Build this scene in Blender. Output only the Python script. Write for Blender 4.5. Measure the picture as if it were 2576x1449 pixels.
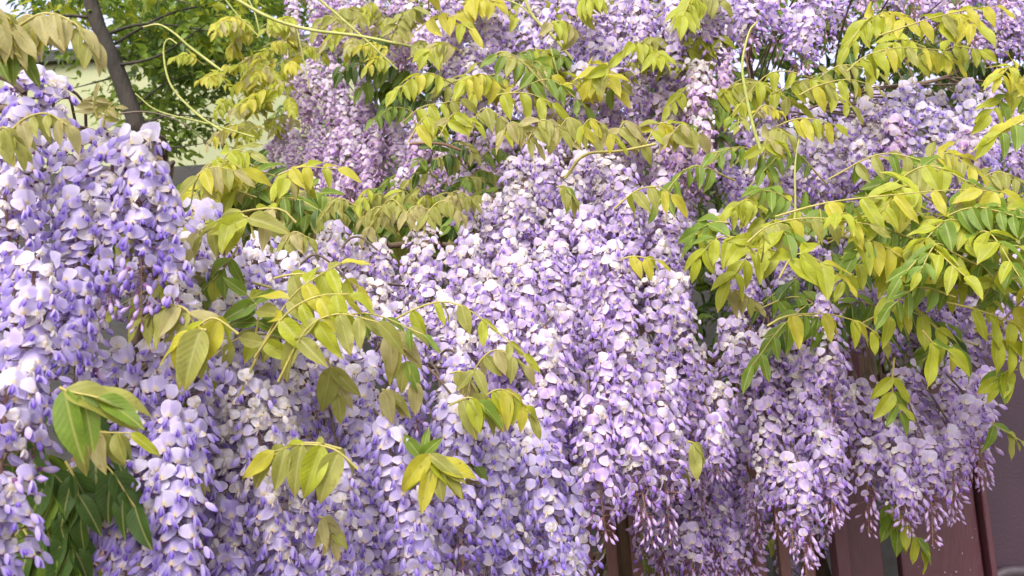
import bpy, math, random
import numpy as np
from mathutils import Matrix, Vector, Euler

for _o in list(bpy.data.objects):
    bpy.data.objects.remove(_o)
RNG = np.random.default_rng(7)
random.seed(7)
scene = bpy.context.scene
COL = scene.collection
V = np.array

# ------------------------------------------------------------------ camera
CAM = V((0.0, 0.0, 1.55))
FOCAL, IMG_W, IMG_H = 35.0, 2576.0, 1449.0
FPX = IMG_W * FOCAL / 36.0
cam_data = bpy.data.cameras.new("camera")
cam_data.lens = FOCAL
cam_data.sensor_width = 36.0
cam_data.clip_start = 0.02
cam_data.clip_end = 500.0
cam_data.dof.use_dof = True
cam_data.dof.focus_distance = 1.45
cam_data.dof.aperture_fstop = 11.0
cam = bpy.data.objects.new("camera", cam_data)
COL.objects.link(cam)
CR = Matrix.Rotation(math.radians(90 + 9), 3, 'X') @ Matrix.Rotation(math.radians(-3.5), 3, 'Z')
cam.matrix_world = Matrix.Translation(CAM.tolist()) @ CR.to_4x4()
scene.camera = cam
R3 = np.array(CR)

# ------------------------------------------------------------------ world, sun, exposure
SUN_EL, SUN_AZ = math.radians(46), math.radians(196)     # azimuth clockwise from +Y: behind the camera, a little left
world = bpy.data.worlds.new("World")
scene.world = world
world.use_nodes = True
wn = world.node_tree
wn.nodes.clear()
sky = wn.nodes.new("ShaderNodeTexSky")
sky.sky_type = 'NISHITA'
sky.sun_disc = False
sky.sun_elevation = SUN_EL
sky.sun_rotation = SUN_AZ
sky.air_density = 1.0
sky.dust_density = 3.0
hsv = wn.nodes.new("ShaderNodeHueSaturation")
hsv.inputs["Saturation"].default_value = 0.14
bg = wn.nodes.new("ShaderNodeBackground")
bg.inputs["Strength"].default_value = 0.15
wo = wn.nodes.new("ShaderNodeOutputWorld")
wn.links.new(sky.outputs[0], hsv.inputs["Color"])
wn.links.new(hsv.outputs[0], bg.inputs["Color"])
wn.links.new(bg.outputs[0], wo.inputs["Surface"])
sun_data = bpy.data.lights.new("sun", 'SUN')
sun_data.energy = 1.5
sun_data.angle = math.radians(45)
sun_data.color = (1.0, 0.92, 0.82)
sun = bpy.data.objects.new("sun", sun_data)
COL.objects.link(sun)
_d = Vector((math.sin(SUN_AZ) * math.cos(SUN_EL), math.cos(SUN_AZ) * math.cos(SUN_EL), math.sin(SUN_EL)))
sun.rotation_euler = _d.to_track_quat('Z', 'Y').to_euler()
sun.location = (_d * 20)[:]
vs = scene.view_settings
vs.view_transform = 'Standard'
vs.look = 'None'
vs.gamma = 1.0
vs.use_curve_mapping = False
vs.exposure = 1.26
scene.render.engine = 'CYCLES'
scene.cycles.use_denoising = True
scene.cycles.max_bounces = 7
scene.cycles.diffuse_bounces = 4
scene.cycles.transmission_bounces = 5
scene.cycles.glossy_bounces = 2

# ------------------------------------------------------------------ pixel helpers (photo measured at 2576 x 1449)
def at(px, py, z):
    return CAM + R3 @ V(((px - IMG_W / 2) / FPX * z, -(py - IMG_H / 2) / FPX * z, -z))

def project(p):
    q = (np.asarray(p, float) - CAM) @ R3
    d = np.maximum(-q[..., 2], 1e-3)
    return np.stack([q[..., 0] / d * FPX + IMG_W / 2, -q[..., 1] / d * FPX + IMG_H / 2, -q[..., 2]], -1)

def inside(poly, x, y):
    r = False
    n = len(poly)
    j = n - 1
    for i in range(n):
        xi, yi = poly[i]
        xj, yj = poly[j]
        if (yi > y) != (yj > y) and x < (xj - xi) * (y - yi) / (yj - yi) + xi:
            r = not r
        j = i
    return r

def unit(v):
    x, y, z = v
    n = math.sqrt(x * x + y * y + z * z)
    return V((x / n, y / n, z / n)) if n > 1e-9 else V((0, 0, 1.0))

def cross(a, b):
    ax, ay, az = a
    bx, by, bz = b
    return V((ay * bz - az * by, az * bx - ax * bz, ax * by - ay * bx))

def depth_field(ctrl):
    c = np.asarray(ctrl, float)
    def f(x, y):
        w = 1.0 / ((c[:, 0] - x) ** 2 + (c[:, 1] - y) ** 2 + 900.0)
        return float((w * c[:, 2]).sum() / w.sum())
    return f

# ------------------------------------------------------------------ materials
def new_mat(name):
    m = bpy.data.materials.new(name)
    m.use_nodes = True
    nt = m.node_tree
    nt.nodes.clear()
    return m, nt, (lambda t: nt.nodes.new(t)), nt.links.new

def principled_noise(name, c0, c1, scale=8.0, rough=0.6, bump=0.2, bump_scale=60.0, detail=6.0, metallic=0.0, spec=0.5, stretch=None):
    m, nt, N, L = new_mat(name)
    tc = N("ShaderNodeTexCoord")
    src = tc.outputs["Object"]
    if stretch:
        mp = N("ShaderNodeMapping")
        mp.inputs["Scale"].default_value = stretch
        L(src, mp.inputs[0])
        src = mp.outputs[0]
    n1 = N("ShaderNodeTexNoise")
    n1.inputs["Scale"].default_value = scale
    n1.inputs["Detail"].default_value = detail
    L(src, n1.inputs["Vector"])
    cr = N("ShaderNodeValToRGB")
    cr.color_ramp.elements[0].position = 0.3
    cr.color_ramp.elements[1].position = 0.7
    cr.color_ramp.elements[0].color = (*c0, 1)
    cr.color_ramp.elements[1].color = (*c1, 1)
    L(n1.outputs["Fac"], cr.inputs[0])
    n2 = N("ShaderNodeTexNoise")
    n2.inputs["Scale"].default_value = bump_scale
    n2.inputs["Detail"].default_value = 5
    L(src, n2.inputs["Vector"])
    bp = N("ShaderNodeBump")
    bp.inputs["Strength"].default_value = bump
    bp.inputs["Distance"].default_value = 0.01
    L(n2.outputs["Fac"], bp.inputs["Height"])
    b = N("ShaderNodeBsdfPrincipled")
    b.inputs["Roughness"].default_value = rough
    b.inputs["Metallic"].default_value = metallic
    b.inputs["Specular IOR Level"].default_value = spec
    L(cr.outputs[0], b.inputs["Base Color"])
    L(bp.outputs[0], b.inputs["Normal"])
    o = N("ShaderNodeOutputMaterial")
    L(b.outputs[0], o.inputs[0])
    return m

def petal_material():
    m, nt, N, L = new_mat("petal")
    at_ = N("ShaderNodeAttribute")
    at_.attribute_name = "Col"
    tc = N("ShaderNodeTexCoord")
    no = N("ShaderNodeTexNoise")
    no.inputs["Scale"].default_value = 420.0
    no.inputs["Detail"].default_value = 3.0
    L(tc.outputs["Object"], no.inputs["Vector"])
    mr = N("ShaderNodeMapRange")
    mr.inputs["To Min"].default_value = 0.86
    mr.inputs["To Max"].default_value = 1.10
    L(no.outputs["Fac"], mr.inputs["Value"])
    mul = N("ShaderNodeVectorMath")
    mul.operation = 'SCALE'
    L(at_.outputs["Color"], mul.inputs[0])
    L(mr.outputs[0], mul.inputs["Scale"])
    b = N("ShaderNodeBsdfPrincipled")
    b.inputs["Roughness"].default_value = 0.55
    b.inputs["Specular IOR Level"].default_value = 0.25
    b.inputs["Sheen Weight"].default_value = 0.15
    L(mul.outputs[0], b.inputs["Base Color"])
    bp = N("ShaderNodeBump")
    bp.inputs["Strength"].default_value = 0.25
    bp.inputs["Distance"].default_value = 0.001
    L(no.outputs["Fac"], bp.inputs["Height"])
    L(bp.outputs[0], b.inputs["Normal"])
    t = N("ShaderNodeBsdfTranslucent")
    L(mul.outputs[0], t.inputs["Color"])
    mx = N("ShaderNodeMixShader")
    mx.inputs[0].default_value = 0.42
    L(b.outputs[0], mx.inputs[1])
    L(t.outputs[0], mx.inputs[2])
    o = N("ShaderNodeOutputMaterial")
    L(mx.outputs[0], o.inputs[0])
    return m

def leaf_material():
    m, nt, N, L = new_mat("leaf_blade")
    a = N("ShaderNodeAttribute")
    a.attribute_name = "Col"
    u = N("ShaderNodeAttribute")
    u.attribute_name = "luv"
    sp = N("ShaderNodeSeparateXYZ")
    L(u.outputs["Vector"], sp.inputs[0])
    def math_(op, x=None, y=None, v=None):
        n = N("ShaderNodeMath")
        n.operation = op
        if x is not None: L(x, n.inputs[0])
        if y is not None: L(y, n.inputs[1])
        if v is not None: n.inputs[1].default_value = v
        return n.outputs[0]
    ay = math_('ABSOLUTE', sp.outputs[1])
    k = math_('MULTIPLY', ay, v=1.35)
    ph = math_('SUBTRACT', sp.outputs[0], k)
    ph = math_('MULTIPLY', ph, v=9.0 * 2 * math.pi)
    sv = math_('SINE', ph)
    sv = math_('MULTIPLY', sv, v=0.5)
    sv = math_('ADD', sv, v=0.5)
    vein = math_('POWER', sv, v=14.0)
    rib = N("ShaderNodeMapRange")
    rib.inputs["From Min"].default_value = 0.022
    rib.inputs["From Max"].default_value = 0.008
    L(ay, rib.inputs["Value"])
    vsum = math_('MULTIPLY', vein, v=0.10)
    vsum = math_('MAXIMUM', vsum, rib.outputs[0])
    geo = N("ShaderNodeNewGeometry")
    no = N("ShaderNodeTexNoise")
    no.inputs["Scale"].default_value = 55.0
    no.inputs["Detail"].default_value = 5.0
    L(geo.outputs["Position"], no.inputs["Vector"])
    mr = N("ShaderNodeMapRange")
    mr.inputs["To Min"].default_value = 0.66
    mr.inputs["To Max"].default_value = 1.30
    L(no.outputs["Fac"], mr.inputs["Value"])
    sc = N("ShaderNodeVectorMath")
    sc.operation = 'SCALE'
    L(a.outputs["Color"], sc.inputs[0])
    L(mr.outputs[0], sc.inputs["Scale"])
    mixc = N("ShaderNodeMix")
    mixc.data_type = 'RGBA'
    L(math_('MULTIPLY', vsum, v=0.45), mixc.inputs["Factor"])
    L(sc.outputs[0], mixc.inputs["A"])
    mixc.inputs["B"].default_value = (0.52, 0.50, 0.16, 1)
    sn = N("ShaderNodeTexNoise")                       # brown age spots and nibbled margins
    sn.inputs["Scale"].default_value = 95.0
    sn.inputs["Detail"].default_value = 6.0
    L(geo.outputs["Position"], sn.inputs["Vector"])
    sr = N("ShaderNodeMapRange")
    sr.inputs["From Min"].default_value = 0.64
    sr.inputs["From Max"].default_value = 0.72
    sr.inputs["To Max"].default_value = 0.6
    L(sn.outputs["Fac"], sr.inputs["Value"])
    mixs = N("ShaderNodeMix")
    mixs.data_type = 'RGBA'
    L(sr.outputs[0], mixs.inputs["Factor"])
    L(mixc.outputs["Result"], mixs.inputs["A"])
    mixs.inputs["B"].default_value = (0.24, 0.15, 0.05, 1)
    mixc = mixs
    b = N("ShaderNodeBsdfPrincipled")
    b.inputs["Roughness"].default_value = 0.5
    b.inputs["Specular IOR Level"].default_value = 0.45
    L(mixc.outputs["Result"], b.inputs["Base Color"])
    bp = N("ShaderNodeBump")
    bp.inputs["Strength"].default_value = 0.13
    bp.inputs["Distance"].default_value = 0.0012
    L(math_('SUBTRACT', sv, rib.outputs[0]), bp.inputs["Height"])
    L(bp.outputs[0], b.inputs["Normal"])
    t = N("ShaderNodeBsdfTranslucent")
    L(mixc.outputs["Result"], t.inputs["Color"])
    mx = N("ShaderNodeMixShader")
    mx.inputs[0].default_value = 0.48
    L(b.outputs[0], mx.inputs[1])
    L(t.outputs[0], mx.inputs[2])
    o = N("ShaderNodeOutputMaterial")
    L(mx.outputs[0], o.inputs[0])
    return m

M_PETAL = petal_material()
M_LEAF = leaf_material()
M_RACHIS = principled_noise("flower_stalk", (0.16, 0.085, 0.05), (0.27, 0.15, 0.10), 60, 0.6, 0.1)
M_LSTALK = principled_noise("leaf_stalk", (0.26, 0.23, 0.05), (0.40, 0.33, 0.09), 60, 0.5, 0.1)
M_TENDRIL = principled_noise("tendril_green", (0.28, 0.30, 0.06), (0.42, 0.42, 0.13), 50, 0.5, 0.1)
M_TENDRIL_DARK = principled_noise("tendril_brown", (0.07, 0.045, 0.035), (0.13, 0.09, 0.06), 60, 0.6, 0.2)
M_BARK = principled_noise("vine_bark", (0.055, 0.035, 0.024), (0.17, 0.11, 0.07), 14, 0.85, 0.9, 45, stretch=(1, 1, 0.25))
M_TREEBARK = principled_noise("tree_bark", (0.014, 0.011, 0.009), (0.050, 0.038, 0.029), 12, 0.85, 0.9, 40, stretch=(1, 1, 0.3))
M_WALL = principled_noise("cream_render", (0.27, 0.29, 0.165), (0.33, 0.345, 0.20), 1.6, 0.85, 0.25, 90)
M_COPING = principled_noise("dark_coping", (0.012, 0.012, 0.012), (0.030, 0.028, 0.026), 12, 0.7, 0.3)
M_HOUSE = principled_noise("pale_blue_render", (0.36, 0.40, 0.66), (0.44, 0.48, 0.74), 1.0, 0.85, 0.2)
M_PINK = principled_noise("pink_plaster", (0.50, 0.30, 0.33), (0.58, 0.36, 0.38), 2.0, 0.85, 0.2)
M_GLASS = principled_noise("dark_window", (0.05, 0.06, 0.08), (0.09, 0.10, 0.14), 2.0, 0.12, 0.0)
M_METAL = principled_noise("maroon_paint", (0.056, 0.015, 0.024), (0.092, 0.027, 0.040), 9, 0.45, 0.25, 120, stretch=(1, 1, 0.22))
M_SLAT = principled_noise("brown_slat_paint", (0.070, 0.027, 0.026), (0.14, 0.056, 0.050), 14, 0.5, 0.3, 120, stretch=(1, 1, 0.2))
M_DARKMETAL = principled_noise("dark_plum_paint", (0.032, 0.012, 0.026), (0.048, 0.019, 0.038), 5, 0.5, 0.12, 160)
M_GREY = principled_noise("grey_metal", (0.05, 0.035, 0.05), (0.075, 0.055, 0.07), 9, 0.5, 0.2)
M_GROUND = principled_noise("earth", (0.09, 0.075, 0.055), (0.20, 0.17, 0.12), 3, 0.95, 0.6, 40)

# ------------------------------------------------------------------ mesh helpers
class Buf:
    def __init__(self):
        self.v, self.f, self.c, self.u, self.n = [], [], [], [], 0
    def add(self, v, f, c=None, u=None):
        v = np.asarray(v, np.float32)
        k = len(v)
        self.v.append(v)
        self.f.append((np.asarray(f, np.int32) + self.n))
        self.c.append(np.ones((k, 3), np.float32) if c is None else np.asarray(c, np.float32))
        self.u.append(np.zeros((k, 3), np.float32) if u is None else np.asarray(u, np.float32))
        self.n += k
    def arrays(self):
        return np.concatenate(self.v), self.f, np.concatenate(self.c), np.concatenate(self.u)
    def mesh(self, name, mat, smooth=True, origin=None):
        v, fs, c, u = self.arrays()
        if origin is not None:
            v = v - np.asarray(origin, np.float32)
        me = bpy.data.meshes.new(name)
        nv = len(v)
        loops = np.concatenate([f.reshape(-1) for f in fs])
        sizes = np.concatenate([np.full(len(f), f.shape[1], np.int32) for f in fs])
        starts = np.concatenate([[0], np.cumsum(sizes)[:-1]]).astype(np.int32)
        me.vertices.add(nv)
        me.vertices.foreach_set("co", v.reshape(-1).astype(np.float32))
        me.loops.add(len(loops))
        me.loops.foreach_set("vertex_index", loops.astype(np.int32))
        me.polygons.add(len(sizes))
        me.polygons.foreach_set("loop_start", starts)
        me.polygons.foreach_set("loop_total", sizes)
        me.polygons.foreach_set("use_smooth", np.full(len(sizes), smooth, bool))
        ca = me.attributes.new("Col", 'FLOAT_COLOR', 'POINT')
        ca.data.foreach_set("color", np.concatenate([c, np.ones((nv, 1), np.float32)], 1).reshape(-1).astype(np.float32))
        ua = me.attributes.new("luv", 'FLOAT_VECTOR', 'POINT')
        ua.data.foreach_set("vector", u.reshape(-1).astype(np.float32))
        me.update(calc_edges=True)
        me.validate()
        me.materials.append(mat)
        return me

def link(name, me, parent=None, loc=None):
    o = bpy.data.objects.new(name, me)
    COL.objects.link(o)
    if parent is not None:
        o.parent = parent
    if loc is not None:
        o.location = [float(x) for x in loc]
    return o

def tag(o, label=None, cat=None, group=None, kind=None):
    if label: o["label"] = label
    if cat: o["category"] = cat
    if group: o["group"] = group
    if kind: o["kind"] = kind
    return o

_GF = {}
def grid_faces(nu, nv, wrap=False):
    if (nu, nv, wrap) not in _GF:
        _GF[(nu, nv, wrap)] = _grid_faces(nu, nv, wrap)
    return _GF[(nu, nv, wrap)]

def _grid_faces(nu, nv, wrap=False):
    f = []
    for i in range(nu - 1):
        for j in range(nv if wrap else nv - 1):
            j2 = (j + 1) % nv
            f.append((i * nv + j, i * nv + j2, (i + 1) * nv + j2, (i + 1) * nv + j))
    return np.array(f, np.int32)

def tube(buf, pts, rad, sides=5, col=(1, 1, 1), wobble=0.0):
    pts = np.asarray(pts, float)
    n = len(pts)
    rad = np.broadcast_to(np.asarray(rad, float), (n,))
    tang = np.gradient(pts, axis=0)
    tang = tang / np.maximum(np.linalg.norm(tang, axis=1, keepdims=True), 1e-9)
    up = V((0.3, 0.2, 0.93)) if abs(tang[:, 2]).mean() < 0.85 else V((0.93, 0.3, 0.2))
    a = np.stack([tang[:, 1] * up[2] - tang[:, 2] * up[1], tang[:, 2] * up[0] - tang[:, 0] * up[2], tang[:, 0] * up[1] - tang[:, 1] * up[0]], 1)
    a = a / np.maximum(np.linalg.norm(a, axis=1, keepdims=True), 1e-9)
    b = np.stack([tang[:, 1] * a[:, 2] - tang[:, 2] * a[:, 1], tang[:, 2] * a[:, 0] - tang[:, 0] * a[:, 2], tang[:, 0] * a[:, 1] - tang[:, 1] * a[:, 0]], 1)
    th = np.arange(sides) * 2 * math.pi / sides
    r = rad[:, None] * (1 + (RNG.uniform(-wobble, wobble, (n, sides)) if wobble else np.zeros((n, sides))))
    v_ = pts[:, None, :] + a[:, None, :] * (np.cos(th)[None, :] * r)[..., None] + b[:, None, :] * (np.sin(th)[None, :] * r)[..., None]
    buf.add(v_.reshape(-1, 3), grid_faces(n, sides, True), np.tile(np.asarray(col, np.float32), (n * sides, 1)))

def spline(ctrl, n):
    c = np.asarray(ctrl, float)
    if len(c) == 2:
        t = np.linspace(0, 1, n)[:, None]
        return c[0] * (1 - t) + c[1] * t
    p = np.concatenate([[2 * c[0] - c[1]], c, [2 * c[-1] - c[-2]]])
    out = []
    m = len(c) - 1
    for s in np.linspace(0, m, n):
        i = min(int(s), m - 1)
        t = s - i
        a, b, d, e = p[i], p[i + 1], p[i + 2], p[i + 3]
        out.append(0.5 * (2 * b + (d - a) * t + (2 * a - 5 * b + 4 * d - e) * t * t + (3 * b - a - 3 * d + e) * t ** 3))
    return np.array(out)

# ------------------------------------------------------------------ flower templates
TINTS = {   # banner pale edge, banner body, wing tip, calyx
    'blue': ((0.68, 0.59, 0.91), (0.52, 0.41, 0.84), (0.21, 0.09, 0.62), (0.20, 0.08, 0.20)),
    'mid':  ((0.75, 0.60, 0.88), (0.58, 0.41, 0.79), (0.25, 0.10, 0.58), (0.24, 0.09, 0.16)),
    'pink': ((0.78, 0.60, 0.81), (0.63, 0.40, 0.70), (0.36, 0.14, 0.54), (0.28, 0.11, 0.15)),
}

def banner(buf, rg, tint, na, nr, spread, back, crumple, pale, size=1.0, cream=False):
    edge, body, _, _ = [V(x) for x in TINTS[tint]]
    if cream:
        edge, body = V((0.83, 0.80, 0.82)), V((0.77, 0.71, 0.82))
    elif pale < 0:                                   # young blossoms near the tip are deeper violet
        tipc = V(TINTS[tint][2])
        edge, body = edge * (1 + pale) - tipc * pale, body * (1 + pale) - tipc * pale
    else:
        edge = edge * (1 - pale) + V((0.80, 0.76, 0.89)) * pale
        body = body * (1 - pale) + V((0.70, 0.62, 0.83)) * pale
    w, h = 0.0130 * size * rg.uniform(0.92, 1.08), 0.0106 * size * rg.uniform(0.92, 1.08)
    ruf = rg.uniform(0, 6.28)
    crease = rg.uniform(0.08, 0.42)
    verts, cols = [], []
    def put(y, z, r, a):
        x = -back * (z / h) ** 1 * 0.004 - spread * 0.0065 * (abs(y) / w) ** 1.6
        x += 0.0011 * math.exp(-(y / (0.25 * w)) ** 2) - crease * abs(y)
        x += 0.0012 * math.sin(math.pi * min(1.0, z / h / 1.9)) 
        x += r * r * 0.0009 * math.sin(3 * a + ruf) + crumple * rg.uniform(-1, 1) * 0.003 * r
        if spread < 0:
            y = y * 0.75
        verts.append((x, y, z))
        c = (body + (edge - body) * min(1, r ** 2.6)) * (1 - 0.10 * math.exp(-(y / (0.10 * w)) ** 2) * (1 if z > h else 0))
        dz = z / h
        bl = math.exp(-((dz - 0.45) / 0.42) ** 2 - (y / (0.24 * w)) ** 2)
        c = c * (1 - 0.8 * bl) + V((0.84, 0.80, 0.66)) * 0.8 * bl
        bb = math.exp(-((dz - 0.34) / 0.24) ** 2 - (y / (0.22 * w)) ** 2)
        c = c * (1 - 0.9 * bb) + V((0.80, 0.60, 0.14)) * 0.9 * bb
        if cream and rg.random() < 0.25:
            c = c * V((0.86, 0.78, 0.62))
        cols.append(c)
    put(0, h * 0.95, 0, 0)
    for i in range(1, nr + 1):
        r = i / nr
        for k in range(na):
            a = 2 * math.pi * k / na
            notch = 1.0 - 0.07 * math.exp(-((a - math.pi / 2) / 0.25) ** 2) * r
            y = math.cos(a) * w * r * notch
            z = h * 0.95 + math.sin(a) * h * r * notch
            if math.sin(a) < -0.6:
                z += 0.0008 * r
            put(y, z, r, a)
    fan = np.array([(0, 1 + k, 1 + (k + 1) % na) for k in range(na)], np.int32)
    ring = []
    for i in range(nr - 1):
        for k in range(na):
            k2 = (k + 1) % na
            a0, b0 = 1 + i * na, 1 + (i + 1) * na
            ring.append((a0 + k, b0 + k, b0 + k2, a0 + k2))
    n0 = buf.n
    buf.add(verts, fan, cols)
    if ring:
        buf.f.append(np.array(ring, np.int32) + n0)

def pod(buf, p0, d, length, rad, sides, rings, c0, c1, c2, flat=1.0, curve=0.0):
    d = unit(d)
    side = V((0, 1.0, 0))
    nrm = unit(cross(side, d))
    vs_, cs = [], []
    for i in range(rings):
        t = i / (rings - 1)
        r = rad * (math.sin(math.pi * min(1, (0.06 + 0.90 * t)) ** 1.25) ** 0.75 + 0.03)
        if t > 0.99: r = rad * 0.18
        p = V(p0) + d * length * t + nrm * curve * length * math.sin(math.pi * t)
        c = V(c0) * (1 - 2 * t) + V(c1) * 2 * t if t < 0.5 else V(c1) * (2 - 2 * t) + V(c2) * (2 * t - 1)
        for k in range(sides):
            th = 2 * math.pi * k / sides
            vs_.append(p + side * math.cos(th) * r * flat + nrm * math.sin(th) * r)
            cs.append(c)
    n0 = buf.n
    buf.add(vs_, grid_faces(rings, sides, True), cs)
    buf.f.append(np.array([[n0 + (rings - 1) * sides + k for k in range(sides)]], np.int32))

def wing(buf, rg, s, d, length, c0, c1, n):
    vs_, cs = [], []
    d = unit(d)
    open_ = rg.uniform(0.7, 1.5)
    for i in range(n):
        t = i / (n - 1)
        wd = 0.0050 * math.sin(math.pi * (0.12 + 0.8 * t)) ** 0.8
        p = V((0.002, s * (0.0008 + 0.0034 * open_ * t), 0.0012)) + d * length * t
        for j in (-1, 0, 1):
            q = p + V((0.7, 0, 0.6)) * wd * j * 0.8 + V((0, s, 0)) * (0.0012 * (1 - j * j)) * math.sin(math.pi * t)
            vs_.append(q)
            cs.append(V(c0) * (1 - t) + V(c1) * t)
    buf.add(vs_, grid_faces(n, 3), cs)

def make_flower(kind, tint, seed, lod):
    hi = lod == 2
    tiny = lod == 0
    rg = np.random.default_rng(seed)
    b = Buf()
    edge, body, tip, cal = [V(x) for x in TINTS[tint]]
    if kind == 'open':
        pale = (seed - 1000) / 17 / 8 * 1.22 - 0.28
        banner(b, rg, tint, 16 if hi else 6 if tiny else 10, 4 if hi else 1 if tiny else 2, rg.uniform(0.3, 1.5), rg.uniform(0.2, 2.2), 0.22, pale)
        d = (rg.uniform(0.45, 0.9), rg.uniform(-0.15, 0.15), -1)
        pc = body * 0.35 + V((0.78, 0.72, 0.82)) * 0.65
        pod(b, (0.001, 0, 0.0018), d, 0.0150, 0.0030, 8 if hi else 3 if tiny else 5, 6 if hi else 3 if tiny else 4, pc, (body + tip) / 2, tip, 0.8)
        for s in (() if tiny else (-1, 1)):
            wing(b, rg, s, d, 0.0162, pc * 1.05, (tip * 0.5 + body * 0.5), 6 if hi else 4)
        if not tiny: pod(b, (-0.0050, 0, 0.0005), (1, 0, 0.15), 0.0062, 0.0024, 6 if hi else 4, 4 if hi else 3, cal, cal * 1.2, cal * 1.5)
    elif kind == 'half':
        pale = rg.uniform(0.0, 0.5)
        banner(b, rg, tint, 14 if hi else 6 if tiny else 9, 4 if hi else 1 if tiny else 2, rg.uniform(-0.95, -0.4), rg.uniform(-1.2, 0.2), 0.12, pale, 0.86)
        d = (rg.uniform(0.7, 1.1), 0, -0.8)
        pod(b, (0.001, 0, 0.0025), d, 0.0160, 0.0040, 8 if hi else 3 if tiny else 5, 6 if hi else 3 if tiny else 4, body, (body + tip) / 2, tip, 0.8)
        if not tiny: pod(b, (-0.0050, 0, 0.0005), (1, 0, 0.1), 0.0062, 0.0025, 6 if hi else 4, 4 if hi else 3, cal, cal * 1.2, cal * 1.5)
    elif kind == 'faded':
        banner(b, rg, tint, 14 if hi else 6 if tiny else 9, 4 if hi else 1 if tiny else 2, rg.uniform(-0.5, 1.2), rg.uniform(-0.5, 1.8), 0.75, 0, rg.uniform(0.75, 0.95), True)
        d = (rg.uniform(0.3, 0.8), rg.uniform(-0.3, 0.3), -1)
        cc = V((0.79, 0.75, 0.74))
        pod(b, (0.001, 0, 0.0018), d, 0.0105, 0.0028, 7 if hi else 3 if tiny else 5, 5 if hi else 3 if tiny else 4, cc, cc * V((0.97, 0.92, 0.88)), V((0.56, 0.46, 0.64)), 0.7, 0.1)
        for s in (() if tiny else (-1, 1)):
            wing(b, rg, s, d, 0.0105, cc, cc * V((0.82, 0.76, 0.90)), 5 if hi else 4)
        if not tiny: pod(b, (-0.0050, 0, 0.0005), (1, 0, 0.15), 0.0060, 0.0022, 6 if hi else 4, 4 if hi else 3, cal, cal, cal * 1.4)
    else:  # bud
        ln = rg.uniform(0.0150, 0.0195)
        r = ln * rg.uniform(0.17, 0.22)
        pk = V((0.62, 0.42, 0.64))
        pod(b, (0.0020, 0, 0), (1, 0, rg.uniform(-0.1, 0.15)), ln, r, 8 if hi else 4 if tiny else 5, 7 if hi else 3 if tiny else 5, pk * 0.8, (edge + pk) / 2, (body * 0.75 + tip * 0.25), 0.8, rg.uniform(-0.08, 0.08))
        if not tiny: pod(b, (-0.0020, 0, 0), (1, 0, 0), 0.0060, r * 0.82, 6 if hi else 4, 4 if hi else 3, cal, cal * 1.4, cal * 2.0)
    return b

FLOWERS = {}
for _t in TINTS:
    for _k, _n in (('open', 9), ('half', 4), ('faded', 5), ('bud', 5)):
        FLOWERS[(_t, _k)] = [(make_flower(_k, _t, 1000 + 17 * i, 2).mesh("flower", M_PETAL),
                              (make_flower(_k, _t, 1000 + 17 * i, 1), make_flower(_k, _t, 1000 + 17 * i, 0))) for i in range(_n)]

# ------------------------------------------------------------------ leaflet templates
PALETTE = {
    'lime':   (0.37, 0.40, 0.026),
    'yellow': (0.49, 0.45, 0.040),
    'olive':  (0.325, 0.325, 0.070),
    'bronze': (0.42, 0.37, 0.15),
    'green':  (0.165, 0.255, 0.026),
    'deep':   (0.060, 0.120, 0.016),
}

def make_leaflet(col, seed, hi):
    rg = np.random.default_rng(seed)
    nx, ny = (11, 7) if hi else (6, 3)
    fold, curl, wave = rg.uniform(0.15, 0.75), rg.uniform(0.05, 0.5), rg.uniform(0.0, 0.05)
    wmax = rg.uniform(0.225, 0.31)
    tw = rg.uniform(-0.3, 0.3)
    bend = rg.uniform(-0.12, 0.12)
    vs_, cs, us = [], [], []
    ph = rg.uniform(0, 6)
    for i in range(nx):
        x = i / (nx - 1)
        prof = (x + 0.012) ** 0.62 * (1.0 - x) ** 0.95 * 2.05
        if x > 0.8:
            prof = prof * 0.92
        w = wmax * max(prof, 0.02 if 0 < x < 1 else 0.006)
        for j in range(ny):
            s = -1 + 2 * j / (ny - 1)
            y = w * s
            z = fold * abs(y) * 0.8 - curl * x * x * 0.55 + wave * math.sin(9 * x + ph + (2 if s > 0 else 0)) * abs(s)
            z += tw * y * x
            vs_.append((x, y + bend * x * x, z))
            c = V(PALETTE[col]) * rg.uniform(0.93, 1.07)
            c = c * (1 + 0.10 * (abs(s) - 0.5))
            if x > 0.85: c = c * V((1.05, 0.95, 0.9))
            cs.append(c)
            us.append((x, y, 0))
    b = Buf()
    b.add(vs_, grid_faces(nx, ny), cs, us)
    return b

LEAFLETS = {c: [(make_leaflet(c, 50 + 13 * i, True).mesh("leaflet", M_LEAF), make_leaflet(c, 50 + 13 * i, False)) for i in range(6)] for c in PALETTE}

# ------------------------------------------------------------------ vine collector
class Vine:
    def __init__(self, label, base_px, spine_px, tint, group="wisteria vines in bloom", scale=1.0):
        self.label, self.tint, self.group = label, tint, group
        self.scale = scale
        self.spine = spline([at(*p) + V((0, 0.07, -0.02)) for p in spine_px], 30)
        self.base = at(*base_px)
        self.base[2] = 0.0
        self.clusters = []     # (anchor, rachis buf)
        self.flowers = []      # (cluster index, mesh hi, buf lo, 3x3, pos, radius)
        self.leaves = []       # (origin, buf)
        self.leaflets = []     # (leaf index, mesh hi, buf lo, 3x3 scaled, pos, length)
        self.twigs = Buf()
        self.extra = []        # (name, mesh, loc)

VINES = []
TOCAM = unit((0, -1, 0.05))

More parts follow.
